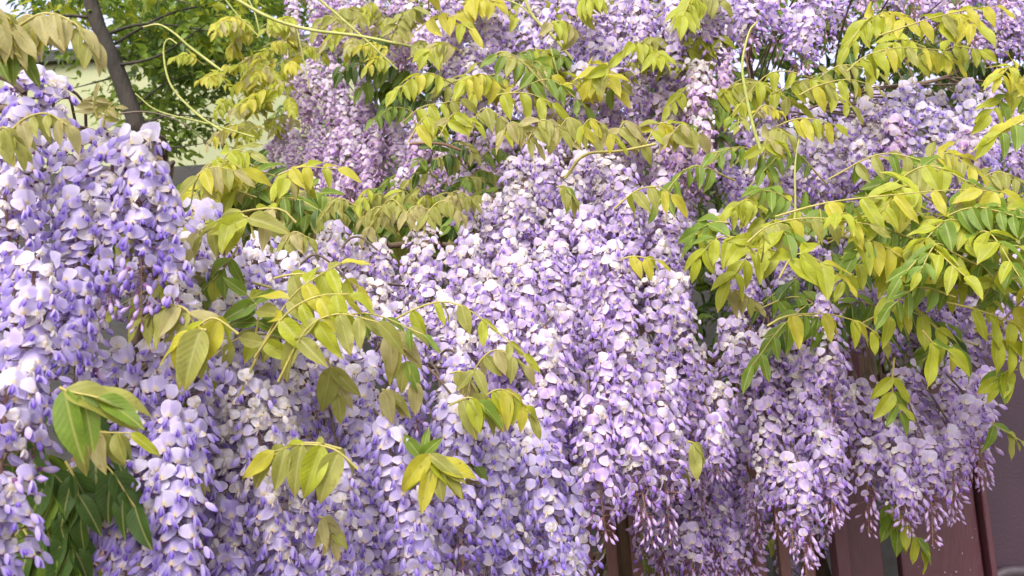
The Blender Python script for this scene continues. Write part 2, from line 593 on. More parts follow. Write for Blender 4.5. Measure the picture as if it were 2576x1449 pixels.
def raceme(v, top, L, open_frac=0.72, faded=0.12, tint=None, dens=1.0, pale=0.26, wide=1.0, face=None, lean=(0, 0), spread=1.15):
    tint = tint or v.tint
    wide = wide * RNG.uniform(0.76, 1.16)
    dens = dens * RNG.uniform(0.8, 1.1)
    top = np.asarray(top, float)
    g = V((lean[0] + RNG.normal(0, 0.08), lean[1] + RNG.normal(0, 0.06), -1.0))
    n = 9
    out = unit((RNG.normal(0, 0.5), -0.7, 0.4))
    rach = [top]
    for i in range(1, n):
        t = i / (n - 1)
        d = unit(g + out * 0.5 * max(0, 0.25 - t) * 4 * 0.4 + V((RNG.normal(0, .03), RNG.normal(0, .03), 0)))
        rach.append(rach[-1] + d * L / (n - 1))
    rach = np.array(rach)
    b = Buf()
    tube(b, rach, np.linspace(0.0020, 0.0006, n), 5)
    ci = len(v.clusters)
    nf = int(L / 0.0030 * dens)
    ang = RNG.uniform(0, 6.28)
    peds = []
    fb = math.atan2(TOCAM[1], TOCAM[0]) if face is None else face
    end = open_frac * RNG.uniform(0.88, 1.08)
    for k in range(nf):
        t = (k + RNG.uniform(0, 1)) / nf
        t = 0.03 + 0.96 * t
        s = t * (n - 1)
        i = min(int(s), n - 2)
        if t > end + 0.05 and RNG.random() < 0.16: continue
        p = rach[i] * (1 - (s - i)) + rach[i + 1] * (s - i)
        ang += 2.39996
        az = (ang + RNG.normal(0, 0.25)) % (2 * math.pi)
        da = (az - fb + math.pi) % (2 * math.pi) - math.pi       # blossoms turn to the light side
        az = fb + da * (0.62 if abs(da) < 2.5 else 0.8)
        e = V((math.cos(az), math.sin(az), 0))
        prof = (0.80 + 0.35 * math.sin(math.pi * min(1, t * 1.2))) * wide * (1.12 - 0.45 * t)
        r_ = RNG.random()
        if t < end:
            kind = 'faded' if r_ < (faded + 0.05) * (1.9 - 1.7 * t) else 'open'
            if t > end - 0.12 and RNG.random() < 0.4: kind = 'half'
        elif t < end + 0.10:
            kind = 'half' if RNG.random() < 0.6 else 'bud'
        else:
            kind = 'bud'
        tail = max(0.0, (t - end) / max(1e-3, 1 - end))
        pl = (0.0190 if kind != 'bud' else 0.017 - 0.010 * tail) * prof * RNG.uniform(0.62, 1.22)
        rise = RNG.uniform(-0.25, 0.35) * pl
        if kind == 'bud': rise = -0.3 * pl
        q = p + e * pl + V((0, 0, rise))
        peds.append((p, p + e * pl * 0.55 + V((0, 0, rise * 0.9 + 0.0008)), q, e))
        size = RNG.uniform(0.66, 0.88) * v.scale
        if kind == 'bud':
            size *= 1.28 - 0.70 * tail
            x = unit(e * RNG.uniform(0.25, 0.8) + V((0, 0, -RNG.uniform(0.5, 1.1))) + RNG.normal(0, 0.15, 3))
            if t < 0.9 and RNG.random() < .15: x = unit(e + V((0, 0, -0.2)))
        elif kind == 'half':
            x = unit(e + V((0, 0, -RNG.uniform(0.2, 0.8))) + RNG.normal(0, 0.2, 3))
        else:
            x = unit(e + V((0, 0, RNG.uniform(-0.25, 0.32))) + RNG.normal(0, 0.16, 3))
        y = unit(cross(V((0, 0, 1.0)), x) + V((0, 0, RNG.normal(0, 0.25))))
        z = cross(x, y)
        z = unit(z)
        y = cross(z, x)
        M = np.stack([x, y, z], 1) * size
        var = FLOWERS[(tint, kind)]
        if kind == 'open':
            pm = (pale + 0.16 + 0.62 * (0.52 - t)) * 8 + RNG.normal(0, 1.6)
            hi, lo = var[int(min(8, max(0, round(pm))))]
        else:
            hi, lo = var[RNG.integers(len(var))]
        v.flowers.append((ci, hi, lo, M, q + x * 0.004, 0.010 * size if kind != 'bud' else 0.005 * size))
    pq = np.array(peds)                                   # all pedicels of the cluster at once: thin three-sided stalks
    ev = pq[:, 3]
    sidev = np.stack([-ev[:, 1], ev[:, 0], np.zeros(len(ev))], 1)
    upv = V((0, 0, 1.0))
    ring = np.stack([sidev * 0.0005, upv[None] * 0.0005 - sidev * 0.0003, -upv[None] * 0.0005 - sidev * 0.0003], 1)
    vv = pq[:, :3, None, :] + ring[:, None, :, :]
    gf = grid_faces(3, 3, True)
    b.add(vv.reshape(-1, 3), (gf[None] + (np.arange(len(pq)) * 9)[:, None, None]).reshape(-1, 4))
    v.clusters.append((top, b))
    # twig back to the nearest point of the spine
    sp = v.spine[np.argmin(((v.spine - top) ** 2).sum(1))]
    mid = (top + sp) / 2 + V((0, 0.03, 0.02))
    tube(v.twigs, spline([sp, mid, top + V((0, 0.004, 0.0))], 7), np.linspace(0.0022, 0.0018, 7), 4)

def fill(v, poly, ctrl, pale=0.26, *, sx=84, sy=118, L=(0.17, 0.26), open_frac=0.74, faded=0.12, zj=0.035, wide=1.0, tint=None, ref=1.5, lmin=0.075, dens=1.0):
    zf = depth_field(ctrl)
    xs = [p[0] for p in poly]
    ys = [p[1] for p in poly]
    zc = np.mean([c[2] for c in ctrl])
    sx, sy = sx * 1.08 * ref / zc, sy * ref / zc
    y, row = min(ys), 0
    while y < max(ys):
        x = min(xs) + (sx / 2 if row % 2 else 0)
        while x < max(xs):
            px, py = x + RNG.uniform(-.35, .35) * sx, y + RNG.uniform(-.35, .35) * sy
            if inside(poly, px, py):
                z = zf(px, py) + RNG.normal(0, zj)
                top = at(px, py, z)
                ln = RNG.uniform(*L)
                while ln > lmin * 0.9:
                    b = project(top - V((0, 0, ln)))
                    if inside(poly, b[0], b[1]): break
                    ln -= 0.012
                if ln > lmin:
                    raceme(v, top, ln, open_frac, faded, tint, wide=wide, dens=dens, pale=pale)
            x += sx
        y += sy
        row += 1

def compound_leaf(v, pts, pairs, ll, droop, pal, tip=True, toward=None, fan=0.55, size_var=0.15, stalk=0.22):
    """pts: world polyline of the leaf stalk, ll: leaflet length in metres"""
    n = 13
    rach = spline(pts, n)
    li = len(v.leaves)
    b = Buf()
    tube(b, rach, np.linspace(0.0016, 0.0007, n), 5)
    v.leaves.append((rach[0].copy(), b))
    out = unit(V((0, -1.0, 0.55)) if toward is None else toward)
    seg = np.gradient(rach, axis=0)
    stations = [stalk + (1 - stalk) * (k + 0.3) / pairs for k in range(pairs)]
    jobs = []
    for t in stations:
        for s in (-1, 1):
            jobs.append((t + RNG.uniform(-.02, .02), s))
    if tip: jobs.append((1.0, 0))
    for t, s in jobs:
        q = min(max(t, 0), 1) * (n - 1)
        i = min(int(q), n - 2)
        p = rach[i] * (1 - (q - i)) + rach[i + 1] * (q - i)
        d = unit(seg[i])
        up = unit(out - d * np.dot(out, d))
        sd = cross(up, d)
        if s == 0:
            ax = d + V((0, 0, -droop * 0.5))
        else:
            ax = sd * s * 1.0 + d * fan + V((0, 0, -droop)) + up * RNG.uniform(-0.15, 0.25)
        ax = unit(ax + RNG.normal(0, 0.13, 3))
        nm = up + V((0, -0.25, 0.25)) + RNG.normal(0, 0.28, 3)
        if s: nm = nm + sd * s * 0.35
        nm = unit(nm - ax * np.dot(nm, ax))
        w = cross(nm, ax)
        size = ll * (0.75 + 0.24 * math.sin(math.pi * min(1, 0.2 + t * 0.8))) * RNG.uniform(1 - size_var, 1 + size_var)
        if s == 0: size *= 1.1
        c = pal[RNG.integers(len(pal))]
        hi, lo = LEAFLETS[c][RNG.integers(6)]
        M = np.stack([ax, w * RNG.uniform(0.9, 1.12), nm], 1) * size
        v.leaflets.append((li, hi, lo, M, p, size))

def hero(v, px, z, pairs, ll, pal, droop=0.9, dz=0.0, **k):
    pts = [at(x, y, z + dz * i / max(1, len(px) - 1)) for i, (x, y) in enumerate(px)]
    compound_leaf(v, pts, pairs, ll, droop, pal, **k)

LEAF_DENSITY = 0.43
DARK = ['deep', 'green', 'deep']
def leaf_fill(v, poly, zr, count, pal, ll=(0.045, 0.062), droop=(0.6, 1.5), length=(0.12, 0.2), pairs=(4, 6), up=0.35):
    xs = [p[0] for p in poly]
    ys = [p[1] for p in poly]
    done = tries = 0
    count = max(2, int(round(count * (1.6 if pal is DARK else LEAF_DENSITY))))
    ll = (ll[0] * 0.94, ll[1] * 0.98)
    while done < count and tries < count * 60:
        tries += 1
        px, py = RNG.uniform(min(xs), max(xs)), RNG.uniform(min(ys), max(ys))
        if not inside(poly, px, py): continue
        z = RNG.uniform(*zr)
        p0 = at(px, py, z)
        h = unit((RNG.normal(0, 0.9), -abs(RNG.normal(0.35, 0.4)), RNG.uniform(-0.1, up)))
        L = RNG.uniform(*length)
        p1 = p0 + h * L * 0.5 + V((0, 0, 0.012))
        p2 = p0 + h * L * 0.95 - V((0, 0, L * RNG.uniform(0.12, 0.4)))
        n = RNG.integers(pairs[0], pairs[1] + 1)
        cp = [pal[RNG.integers(len(pal))]] * 2 + [pal[RNG.integers(len(pal))]]
        compound_leaf(v, [p0, p1, p2], n, RNG.uniform(*ll), RNG.uniform(*droop), cp)
        done += 1

def stem_part(v, name, px, z, r0, r1, mat, sides=6, n=22, wobble=0.0):
    zz = z if isinstance(z, (list, tuple)) else [z] * len(px)
    pts = spline([at(x, y, d) for (x, y), d in zip(px, zz)], n)
    b = Buf()
    tube(b, pts, np.linspace(r0, r1, n), sides, wobble=wobble)
    v.extra.append((name, b, mat, pts[0]))

def trunk_part(v, r=0.035):
    mid = v.spine[len(v.spine) // 2] + V((0, 0.03, -0.01))
    pts = spline([v.base, v.base * 0.55 + mid * 0.45 + V((0.05, 0.16, 0)), v.base * 0.2 + mid * 0.8 + V((-0.04, 0.12, 0)), mid], 26)
    b = Buf()
    tube(b, pts, np.linspace(r, r * 0.35, 26), 9, wobble=0.12)
    v.extra.append(("trunk", b, M_BARK, v.base.copy()))
    b2 = Buf()
    sp = spline(v.spine, 30)
    tube(b2, sp, np.linspace(r * 0.20, r * 0.10, 30), 7, wobble=0.12)
    v.extra.append(("branch", b2, M_BARK, sp[0]))

# ------------------------------------------------------------------ ground
def sheet(name, pts, mat):
    b = Buf()
    b.add(pts, [(0, 1, 2, 3)])
    return link(name, b.mesh(name, mat, False))

tag(sheet("ground", [(-200, -200, 0), (200, -200, 0), (200, 200, 0), (-200, 200, 0)], M_GROUND), kind="structure")

def box_mesh(name, x0, x1, y0, y1, z0, z1, mat, bevel=0.0):
    b = Buf()
    e = bevel
    if e <= 0:
        v = [(x, y, z) for z in (z0, z1) for y in (y0, y1) for x in (x0, x1)]
        b.add(v, [(0, 2, 3, 1), (4, 5, 7, 6), (0, 1, 5, 4), (1, 3, 7, 5), (3, 2, 6, 7), (2, 0, 4, 6)])
        return b.mesh(name, mat, False)
    prof = [(x0 + e, y0), (x1 - e, y0), (x1 - e * .3, y0 + e * .3), (x1, y0 + e), (x1, y1 - e), (x1 - e, y1), (x0 + e, y1), (x0, y1 - e), (x0, y0 + e), (x0 + e * .3, y0 + e * .3)]
    k = len(prof)
    v = [(x, y, z) for z in (z0, z1) for x, y in prof]
    b.add(v, [(i, (i + 1) % k, k + (i + 1) % k, k + i) for i in range(k)])
    b.f.append(np.array([list(range(k))[::-1]], np.int32))
    b.f.append(np.array([[k + i for i in range(k)]], np.int32))
    return b.mesh(name, mat, False)

# ------------------------------------------------------------------ garden wall and house behind
wl = at(150, 140, 5.6)
wr = at(430, 163, 5.6)
wall_root = link("garden_wall", None, None, (0, wl[1], 0))
tag(wall_root, "low cream rendered garden wall with dark coping behind the leaning tree", "wall")
WX = at(900, 300, 5.6)[0]
link("wall_face", box_mesh("wall_face", -6, WX, 0, 0.22, 0.0, wl[2] - 0.05, M_WALL), wall_root)
link("coping", box_mesh("coping", -6.05, WX + 0.05, -0.05, 0.27, wl[2] - 0.05, wl[2] + 0.015, M_COPING), wall_root)
link("wall_face", box_mesh("wall_face", WX + 0.003, 6, 0.01, 0.21, 0.0, 1.75, M_WALL), wall_root)
link("coping", box_mesh("coping", WX + 0.055, 6.05, -0.04, 0.26, 1.75, 1.80, M_COPING), wall_root)
link("plinth", box_mesh("plinth", -6, 6, -0.08, -0.002, 0.0, at(420, 445, 5.6)[2], M_COPING), wall_root)

hy = 10.0
house = link("house", None, None, (-3.0, hy, 0))
tag(house, "pale blue house front with a pink pilaster glimpsed above the garden wall", "house")
link("wall", box_mesh("wall", -8, 12, 0, 0.3, 0, 7.5, M_HOUSE), house)
_p = at(340, 80, hy)
link("pilaster", box_mesh("pilaster", _p[0] + 3.0 - 0.14, _p[0] + 3.0 + 0.14, -0.08, -0.003, 0, 7.4, M_PINK), house)
for _x in (at(440, 60, hy)[0] + 3.0 + 0.2, at(170, 60, hy)[0] + 3.0 - 0.2):
    _w = link("window", box_mesh("window", _x - 0.45, _x + 0.45, -0.06, -0.003, 3.0, 4.6, M_COPING), house)
    for _i in (0, 1):
        link("pane", box_mesh("pane", _x - 0.40 + 0.41 * _i, _x - 0.01 + 0.41 * _i, -0.075, -0.062, 3.06, 4.54, M_GLASS), _w)
_r = Buf()
_r.add([(-8.5, -0.5, 7.5), (12.5, -0.5, 7.5), (12.5, 5, 9.5), (-8.5, 5, 9.5), (-8.5, -0.5, 7.6), (12.5, -0.5, 7.6), (12.5, 5, 9.6), (-8.5, 5, 9.6)],
       [(0, 1, 2, 3), (7, 6, 5, 4), (0, 4, 5, 1), (1, 5, 6, 2), (2, 6, 7, 3), (3, 7, 4, 0)])
link("roof", _r.mesh("roof", M_COPING, False), house)

# ------------------------------------------------------------------ metal fence and gate, lower right
FZ = 2.0
fy = at(2100, 1449, FZ)[1]
def on_fence(px, py, y=None):
    y = fy if y is None else y
    d = R3 @ V(((px - IMG_W / 2) / FPX, -(py - IMG_H / 2) / FPX, -1.0))
    return CAM + d * ((y - CAM[1]) / d[1])
fence = link("slat_fence", None, None, (on_fence(1900, 1449)[0], fy, 0))
tag(fence, "dark brown metal fence of upright slats under the hanging wisteria", "fence")
fx0 = on_fence(1900, 1449)[0]
ftop = on_fence(2100, 1010)[2]
sw = 27 / FPX * FZ
slat_me = box_mesh("slat", -sw / 2, sw / 2, -0.011, 0.011, 0.06, ftop - 0.02, M_SLAT, 0.0022)
xs_ = [on_fence(p, 1449)[0] for p in (1789, 1856, 1914, 1976, 2036)]
step = (xs_[-1] - xs_[0]) / 4
allx = list(xs_)
x = xs_[0] - step
while x > on_fence(-150, 1449)[0]:
    allx.append(x)
    x -= step
for x in allx:
    link("slat", slat_me, fence, (x - fx0, 0, 0))
link("rail", box_mesh("rail", min(allx) - fx0 - 0.02, on_fence(2103, 1449)[0] - fx0, 0.013, 0.043, ftop - 0.10, ftop - 0.06, M_SLAT, 0.003), fence)
link("rail", box_mesh("rail", min(allx) - fx0 - 0.02, on_fence(2103, 1449)[0] - fx0, 0.013, 0.043, 0.20, 0.24, M_SLAT, 0.003), fence)
def fence_x(px):
    return on_fence(px, 1449)[0]
link("end_post", box_mesh("end_post", fence_x(2103) - fx0, fence_x(2138) - fx0, -0.02, 0.03, 0, ftop + 0.02, M_METAL, 0.003), fence)

gp = link("gate_post", None, None, (fence_x(2186), fy, 0))
tag(gp, "square maroon metal gate post beside the fence slats", "post")
hw = (fence_x(2232) - fence_x(2142)) / 2
link("shaft", box_mesh("shaft", -hw, hw, 0.01, 0.01 + hw * 2, 0, ftop + 0.12, M_METAL, 0.004), gp)
link("cap", box_mesh("cap", -hw - 0.006, hw + 0.006, 0.004, 0.016 + hw * 2, ftop + 0.121, ftop + 0.14, M_METAL, 0.004), gp)

gate = link("gate", None, None, (fence_x(2380), fy, 0))
tag(gate, "maroon sheet metal gate leaf with a raised edge, spotted with white paint", "gate")
gx = fence_x(2380)
link("panel", box_mesh("panel", fence_x(2272) - gx, fence_x(2478) - gx, 0.0, 0.03, 0.05, ftop + 0.05, M_METAL, 0.004), gate)
link("edge_strip", box_mesh("edge_strip", fence_x(2484) - gx, fence_x(2500) - gx, -0.022, 0.03, 0.05, ftop + 0.06, M_METAL, 0.004), gate)
_spots = [(2345, 1372), (2352, 1360), (2336, 1384), (2420, 1392), (2445, 1352), (2405, 1438), (2391, 1446), (2440, 1433), (2452, 1330), (2376, 1440), (2310, 1425), (2349, 1378), (2361, 1383)]
_sb = Buf()
M_SPOT = principled_noise("dried_white_paint", (0.22, 0.18, 0.22), (0.36, 0.30, 0.34), 40, 0.8, 0.1)
for (sx_, sy_) in _spots:
    c = on_fence(sx_, sy_)
    r = RNG.uniform(0.0008, 0.0024)
    k = 7
    pv = [(c[0] - gx + math.cos(a) * r * RNG.uniform(.6, 1.3), -0.0015, c[2] + math.sin(a) * r * RNG.uniform(.6, 1.3)) for a in np.linspace(0, 6.28, k, endpoint=False)]
    _sb.add(pv, [tuple(range(k))])
tag(link("paint_spots", _sb.mesh("paint_spots", M_SPOT, False), gate), kind="stuff")

box_root = link("metal_wall", None, None, (fence_x(2620), fy, 0))
tag(box_root, "plain dark plum metal wall at the right edge, past the gate's raised strip", "wall", kind="thing")
cx_ = fence_x(2620)
link("side_panel", box_mesh("side_panel", fence_x(2503) - cx_, fence_x(2900) - cx_, 0.012, 0.25, 0, ftop + 0.35, M_DARKMETAL, 0.004), box_root)
_b = Buf()
tube(_b, spline([on_fence(2500, 1452) - V((cx_, fy, 0)) + V((0, 0.0, 0)), on_fence(2545, 1438) - V((cx_, fy, 0)), on_fence(2640, 1442) - V((cx_, fy, 0))], 14), 0.012, 10)
link("moulding", _b.mesh("moulding", M_GREY), box_root)

# ------------------------------------------------------------------ leaning tree behind, upper left
TZ = 3.5
tree = link("leaning_tree", None)
troot = at(470, 800, TZ)
troot[2] = 0
tree.location = troot.tolist()
tag(tree, "slim dark-barked tree leaning across the cream wall with small green leaves", "tree")
tb = Buf()
tp = spline([troot, at(400, 520, TZ), at(345, 320, TZ), at(290, 165, TZ), at(240, 45, TZ), at(205, -90, TZ)], 40)
tube(tb, tp, np.linspace(0.036, 0.023, 40), 12, wobble=0.09)
link("trunk", tb.mesh("trunk", M_TREEBARK, True, troot), tree)
limb_ends = []
for (px0, py0), mid, end, z2, r in [((290, 165), (400, 140), (520, 60), 3.3, 0.009), ((255, 90), (380, 60), (600, 90), 3.6, 0.010),
                                   ((345, 320), (430, 290), (560, 300), 3.6, 0.008), ((240, 45), (150, 40), (40, 60), 3.4, 0.010),
                                   ((215, -40), (330, -30), (480, 10), 3.4, 0.010), ((300, 190), (230, 210), (150, 230), 3.6, 0.006),
                                   ((330, 280), (400, 220), (470, 190), 3.7, 0.008), ((350, 350), (430, 370), (520, 360), 3.5, 0.006),
                                   ((270, 120), (440, 30), (640, 0), 3.8, 0.010)]:
    lb = Buf()
    lp = spline([at(px0, py0, TZ), at(*mid, (TZ + z2) / 2), at(*end, z2)], 12)
    tube(lb, lp, np.linspace(r * 0.65, r * 0.2, 12), 6, wobble=0.08)
    link("limb", lb.mesh("limb", M_TREEBARK, True, troot), tree)
    limb_ends.append(lp)
crown = Buf()
def tree_leaves(poly, zr, n, pal, size):
    xs = [p[0] for p in poly]
    ys = [p[1] for p in poly]
    k = 0
    while k < n:
        px, py = RNG.uniform(min(xs), max(xs)), RNG.uniform(min(ys), max(ys))
        if not inside(poly, px, py): continue
        c = at(px, py, RNG.uniform(*zr))
        col = pal[RNG.integers(len(pal))]
        d = unit((RNG.normal(), RNG.normal(0, .6), RNG.normal(-0.1, 0.35)))
        for q in range(RNG.integers(4, 9)):
            ax = unit(d + RNG.normal(0, 0.6, 3) + V((0, 0, -0.15)))
            nm = unit(cross(ax, RNG.normal(0, 1, 3)) + V((0, -0.2, 0.9)))
            nm = unit(nm - ax * np.dot(nm, ax))
            M = np.stack([ax, cross(nm, ax) * 1.15, nm], 1) * RNG.uniform(*size)
            lo = LEAFLETS[col][RNG.integers(6)][1]
            v_, f_, c_, u_ = lo.arrays()
            p = c + d * q * 0.022 + RNG.normal(0, 0.012, 3)
            crown.add(v_ @ M.T + p, f_[0], c_, u_)
            k += 1
tree_leaves([(60, -60), (700, -60), (640, 60), (520, 140), (330, 70), (220, 30), (80, 45)], (3.56, 4.3), 1700, ['green', 'lime', 'deep', 'green'], (0.035, 0.055))
tree_leaves([(330, 60), (640, 40), (700, 170), (560, 220), (420, 200), (340, 150)], (3.56, 4.5), 2300, ['green', 'deep', 'green', 'deep'], (0.03, 0.05))
tree_leaves([(270, 190), (470, 190), (560, 330), (420, 380), (380, 370), (300, 270)], (3.56, 4.2), 950, ['green', 'deep', 'green'], (0.026, 0.044))
tree_leaves([(560, -90), (860, -90), (840, 40), (700, 70), (580, 40)], (3.9, 4.8), 900, ['green', 'deep', 'green'], (0.035, 0.055))
tree_leaves([(300, -90), (560, -90), (560, 60), (330, 60)], (4.3, 4.8), 500, ['green', 'deep', 'green'], (0.035, 0.055))
tree_leaves([(140, 50), (240, 60), (260, 140), (150, 170)], (3.6, 4.4), 110, ['deep', 'green'], (0.025, 0.04))
tag(link("crown", crown.mesh("crown", M_LEAF, True, troot), tree), kind="stuff")

added_hedge = link("added_hedge", None, None, (at(1800, 700, 3.4)[0], at(1800, 700, 3.4)[1], 0))  # invented leaf mass, added so the hollows behind the upper vines turn dark
tag(added_hedge, "added tall screen of dark green leaves that darkens the hollows behind the upper wisteria", "added_hedge")
hb = Buf()
h0 = V(added_hedge.location)
hx0, hx1, hyy = at(1060, 300, 3.5)[0], at(3000, 300, 3.5)[0], h0[1]
for _k in range(7000):
    c = V((RNG.uniform(hx0, hx1), hyy + RNG.uniform(-0.12, 0.35), RNG.uniform(1.62, 3.35)))
    ax = unit(RNG.normal(0, 1, 3) + V((0, -0.5, -0.3)))
    nm = unit(RNG.normal(0, 0.6, 3) + V((0, -0.6, 0.7)))
    nm = unit(nm - ax * np.dot(nm, ax))
    M = np.stack([ax, cross(nm, ax) * 1.2, nm], 1) * RNG.uniform(0.05, 0.085)
    v_, f_, c_, u_ = LEAFLETS['deep' if RNG.random() < 0.75 else 'green'][RNG.integers(6)][1].arrays()
    hb.add(v_ @ M.T + c, f_[0], c_ * 0.8, u_)
tag(link("foliage", hb.mesh("foliage", M_LEAF, True, h0), added_hedge), kind="stuff")
for _k in range(9):
    _x = hx0 + (hx1 - hx0) * (_k + 0.5) / 9
    sb = Buf()
    tube(sb, spline([(_x, hyy + 0.2, 0), (_x + RNG.uniform(-.1, .1), hyy + 0.15, 1.2), (_x + RNG.uniform(-.15, .15), hyy + 0.12, 3.0)], 12), np.linspace(0.025, 0.008, 12), 7, wobble=0.1)
    link("stem", sb.mesh("stem", M_TREEBARK, True, h0), added_hedge)

# ================================================================== the wisteria
LIME = ['lime', 'yellow', 'lime', 'olive']
OLIV = ['olive', 'olive', 'lime', 'bronze']
BRNZ = ['bronze', 'olive', 'bronze']
GRN = ['green', 'lime', 'green']

# --- left, nearest
v = Vine("nearest wisteria vine, big bluish lilac clusters heaped up at the far left",
         (-100, 1449, 1.25), [(-200, 180, 1.2), (60, 200, 1.2), (220, 300, 1.2), (380, 350, 1.2), (200, 600, 1.25), (0, 900, 1.15)], 'blue', scale=1.0)
VINES.append(v)
fill(v, [(-160, 230), (60, 150), (170, 190), (260, 300), (400, 335), (450, 450), (470, 560), (400, 640), (330, 760), (300, 900), (240, 1000), (120, 1010), (110, 1210), (-160, 1240)],
     [(0, 200, 1.08), (400, 400, 1.12), (0, 600, .92), (0, 1000, .86), (300, 800, 1.10), (200, 500, 1.0)], sx=100, sy=115, L=(0.14, 0.22), open_frac=0.88, faded=0.10, zj=0.03)
fill(v, [(40, 320), (300, 320), (420, 430), (440, 600), (300, 900), (200, 1050), (0, 1100)], [(100, 400, 1.22), (300, 700, 1.25), (100, 1000, 1.12)], sx=110, sy=130, L=(0.14, 0.2), open_frac=0.9, faded=0.05)
for (px, py, z, L) in [(360, 330, 1.02, .20), (395, 440, 1.03, .17), (290, 330, 1.05, .2), (75, 170, 1.08, .16), (140, 200, 1.1, .15), (20, 960, .86, .11), (60, 930, .88, .12)]:
    raceme(v, at(px, py, z), L, 0.72, 0.08, wide=1.05)
for (px, py, z, L) in [(-30, 1230, .84, .14), (35, 1200, .86, .13), (-90, 1180, .82, .16)]:
    raceme(v, at(px, py, z), L, 0.9, 0.03)
hero(v, [(40, 70), (112, 33), (190, 60), (238, 120)], 0.95, 5, 0.036, ['bronze', 'olive', 'bronze'], 1.6)
hero(v, [(30, 60), (70, 38), (120, 60)], 0.97, 4, 0.040, ['olive', 'yellow', 'bronze'], 1.9)
hero(v, [(-60, 60), (-10, 20), (40, 80)], 0.93, 4, 0.050, ['olive', 'bronze', 'yellow'], 1.8)
hero(v, [(-60, 110), (0, 70), (50, 120)], 0.95, 4, 0.050, ['olive', 'bronze', 'green'], 1.8)
hero(v, [(20, 340), (60, 300), (118, 285), (170, 315)], 0.94, 4, 0.031, OLIV, 1.7)
hero(v, [(-20, 350), (10, 320), (45, 360)], 0.93, 3, 0.034, ['olive', 'green'], 1.6)
hero(v, [(245, 300), (236, 265), (240, 245)], 1.02, 4, 0.018, BRNZ, 0.4)
hero(v, [(258, 320), (268, 280), (290, 270)], 1.02, 4, 0.016, BRNZ, 0.4)
hero(v, [(150, 975), (175, 985), (250, 1000)], 0.82, 2, 0.060, ['green', 'lime', 'olive'], 0.9, fan=0.9)
for (px, py, s) in [(110, 1150, .058), (165, 1160, .054), (90, 1260, .056), (150, 1290, .054), (60, 1330, .054), (150, 1380, .05), (30, 1040, .05)]:
    p0 = at(px, py, 0.97)
    compound_leaf(v, [p0, p0 + V((0.01, 0.0, -0.02)), p0 + V((0.015, 0, -0.05))], 2, s, 1.4, DARK)
leaf_fill(v, [(60, 1040), (180, 1040), (180, 1449), (40, 1449)], (1.0, 1.12), 9, DARK, (0.045, 0.058), (1.0, 2.0), (0.06, 0.12), (2, 4))
stem_part(v, "tendril", [(270, 300), (310, 285), (380, 283), (460, 310), (530, 368)], 1.15, 0.0013, 0.0005, M_TENDRIL_DARK)
stem_part(v, "tendril", [(0, 190), (30, 205), (60, 235)], 1.0, 0.004, 0.003, M_TENDRIL_DARK, n=10)
trunk_part(v, 0.03)

# --- lower left column
v = Vine("bluish wisteria vine hanging in one column above the gnarled stem, beside dark leaves",
         (420, 1449, 1.3), [(250, 900, 1.25), (360, 850, 1.22), (500, 840, 1.22)], 'blue', scale=1.02)
VINES.append(v)
fill(v, [(330, 850), (530, 820), (520, 1000), (505, 1200), (490, 1440), (420, 1560), (250, 1560), (205, 1320), (230, 1080)],
     [(350, 900, 1.16), (350, 1400, 1.02), (500, 1000, 1.15)], sx=84, sy=120, L=(0.14, 0.22), open_frac=0.82, faded=0.05)
fill(v, [(240, 800), (540, 760), (560, 900), (540, 1200), (230, 1100)], [(350, 900, 1.30), (350, 1400, 1.2)], sx=90, sy=130, L=(0.12, 0.2), open_frac=0.9, faded=0.05)
for (px, py, z, L) in [(300, 880, 1.06, .17), (400, 850, 1.07, .18), (470, 890, 1.06, .18), (340, 1010, 1.03, .17), (430, 1040, 1.02, .18), (270, 1050, 1.04, .15), (380, 1170, 1.0, .16), (300, 1190, 1.01, .14), (450, 1180, 1.0, .16), (490, 1040, 1.04, .16)]:
    raceme(v, at(px, py, z), L, 0.80, 0.04, pale=0.3)
stem_part(v, "stem", [(352, 1470), (365, 1420), (372, 1380), (380, 1320)], 1.05, 0.004, 0.002, M_RACHIS, n=10)
stem_part(v, "trunk", [(300, 1560), (390, 1440), (470, 1420), (560, 1360), (640, 1340)], [1.35, 1.3, 1.3, 1.35, 1.5], 0.032, 0.02, M_BARK, 10, 30, 0.16)
stem_part(v, "trunk", [(180, 1500), (330, 1470), (460, 1465), (600, 1500)], [1.35, 1.32, 1.33, 1.4], 0.02, 0.02, M_BARK, 9, 24, 0.16)
hero(v, [(190, 1060), (235, 1085), (330, 1090)], 0.93, 3, 0.040, ['olive', 'bronze', 'lime'], 1.5)
hero(v, [(480, 1215), (490, 1200), (500, 1210)], 1.02, 2, 0.024, BRNZ, 1.4)
trunk_part(v, 0.03)

# --- lower middle
v = Vine("lilac wisteria vine with creamy faded blossoms filling the bottom middle before the fence",
         (900, 1449, 1.6), [(520, 640, 1.45), (700, 900, 1.4), (950, 880, 1.45), (1200, 900, 1.5), (1420, 1050, 1.55)], 'blue')
VINES.append(v)
fill(v, [(520, 960), (620, 930), (800, 900), (950, 870), (1200, 890), (1400, 980), (1480, 1150), (1490, 1310), (1450, 1640), (520, 1640), (515, 1200)],
     [(600, 960, 1.18), (600, 1400, 1.10), (1000, 900, 1.36), (1000, 1400, 1.18), (1400, 1000, 1.46), (1400, 1400, 1.34)], sx=82, sy=122, L=(0.16, 0.25), open_frac=0.84, faded=0.10)
fill(v, [(540, 900), (1300, 850), (1480, 1100), (1450, 1640), (540, 1640)], [(600, 1000, 1.32), (1000, 1000, 1.48), (1400, 1200, 1.56)], sx=95, sy=140, L=(0.16, 0.25), open_frac=0.9, faded=0.06, tint='mid')
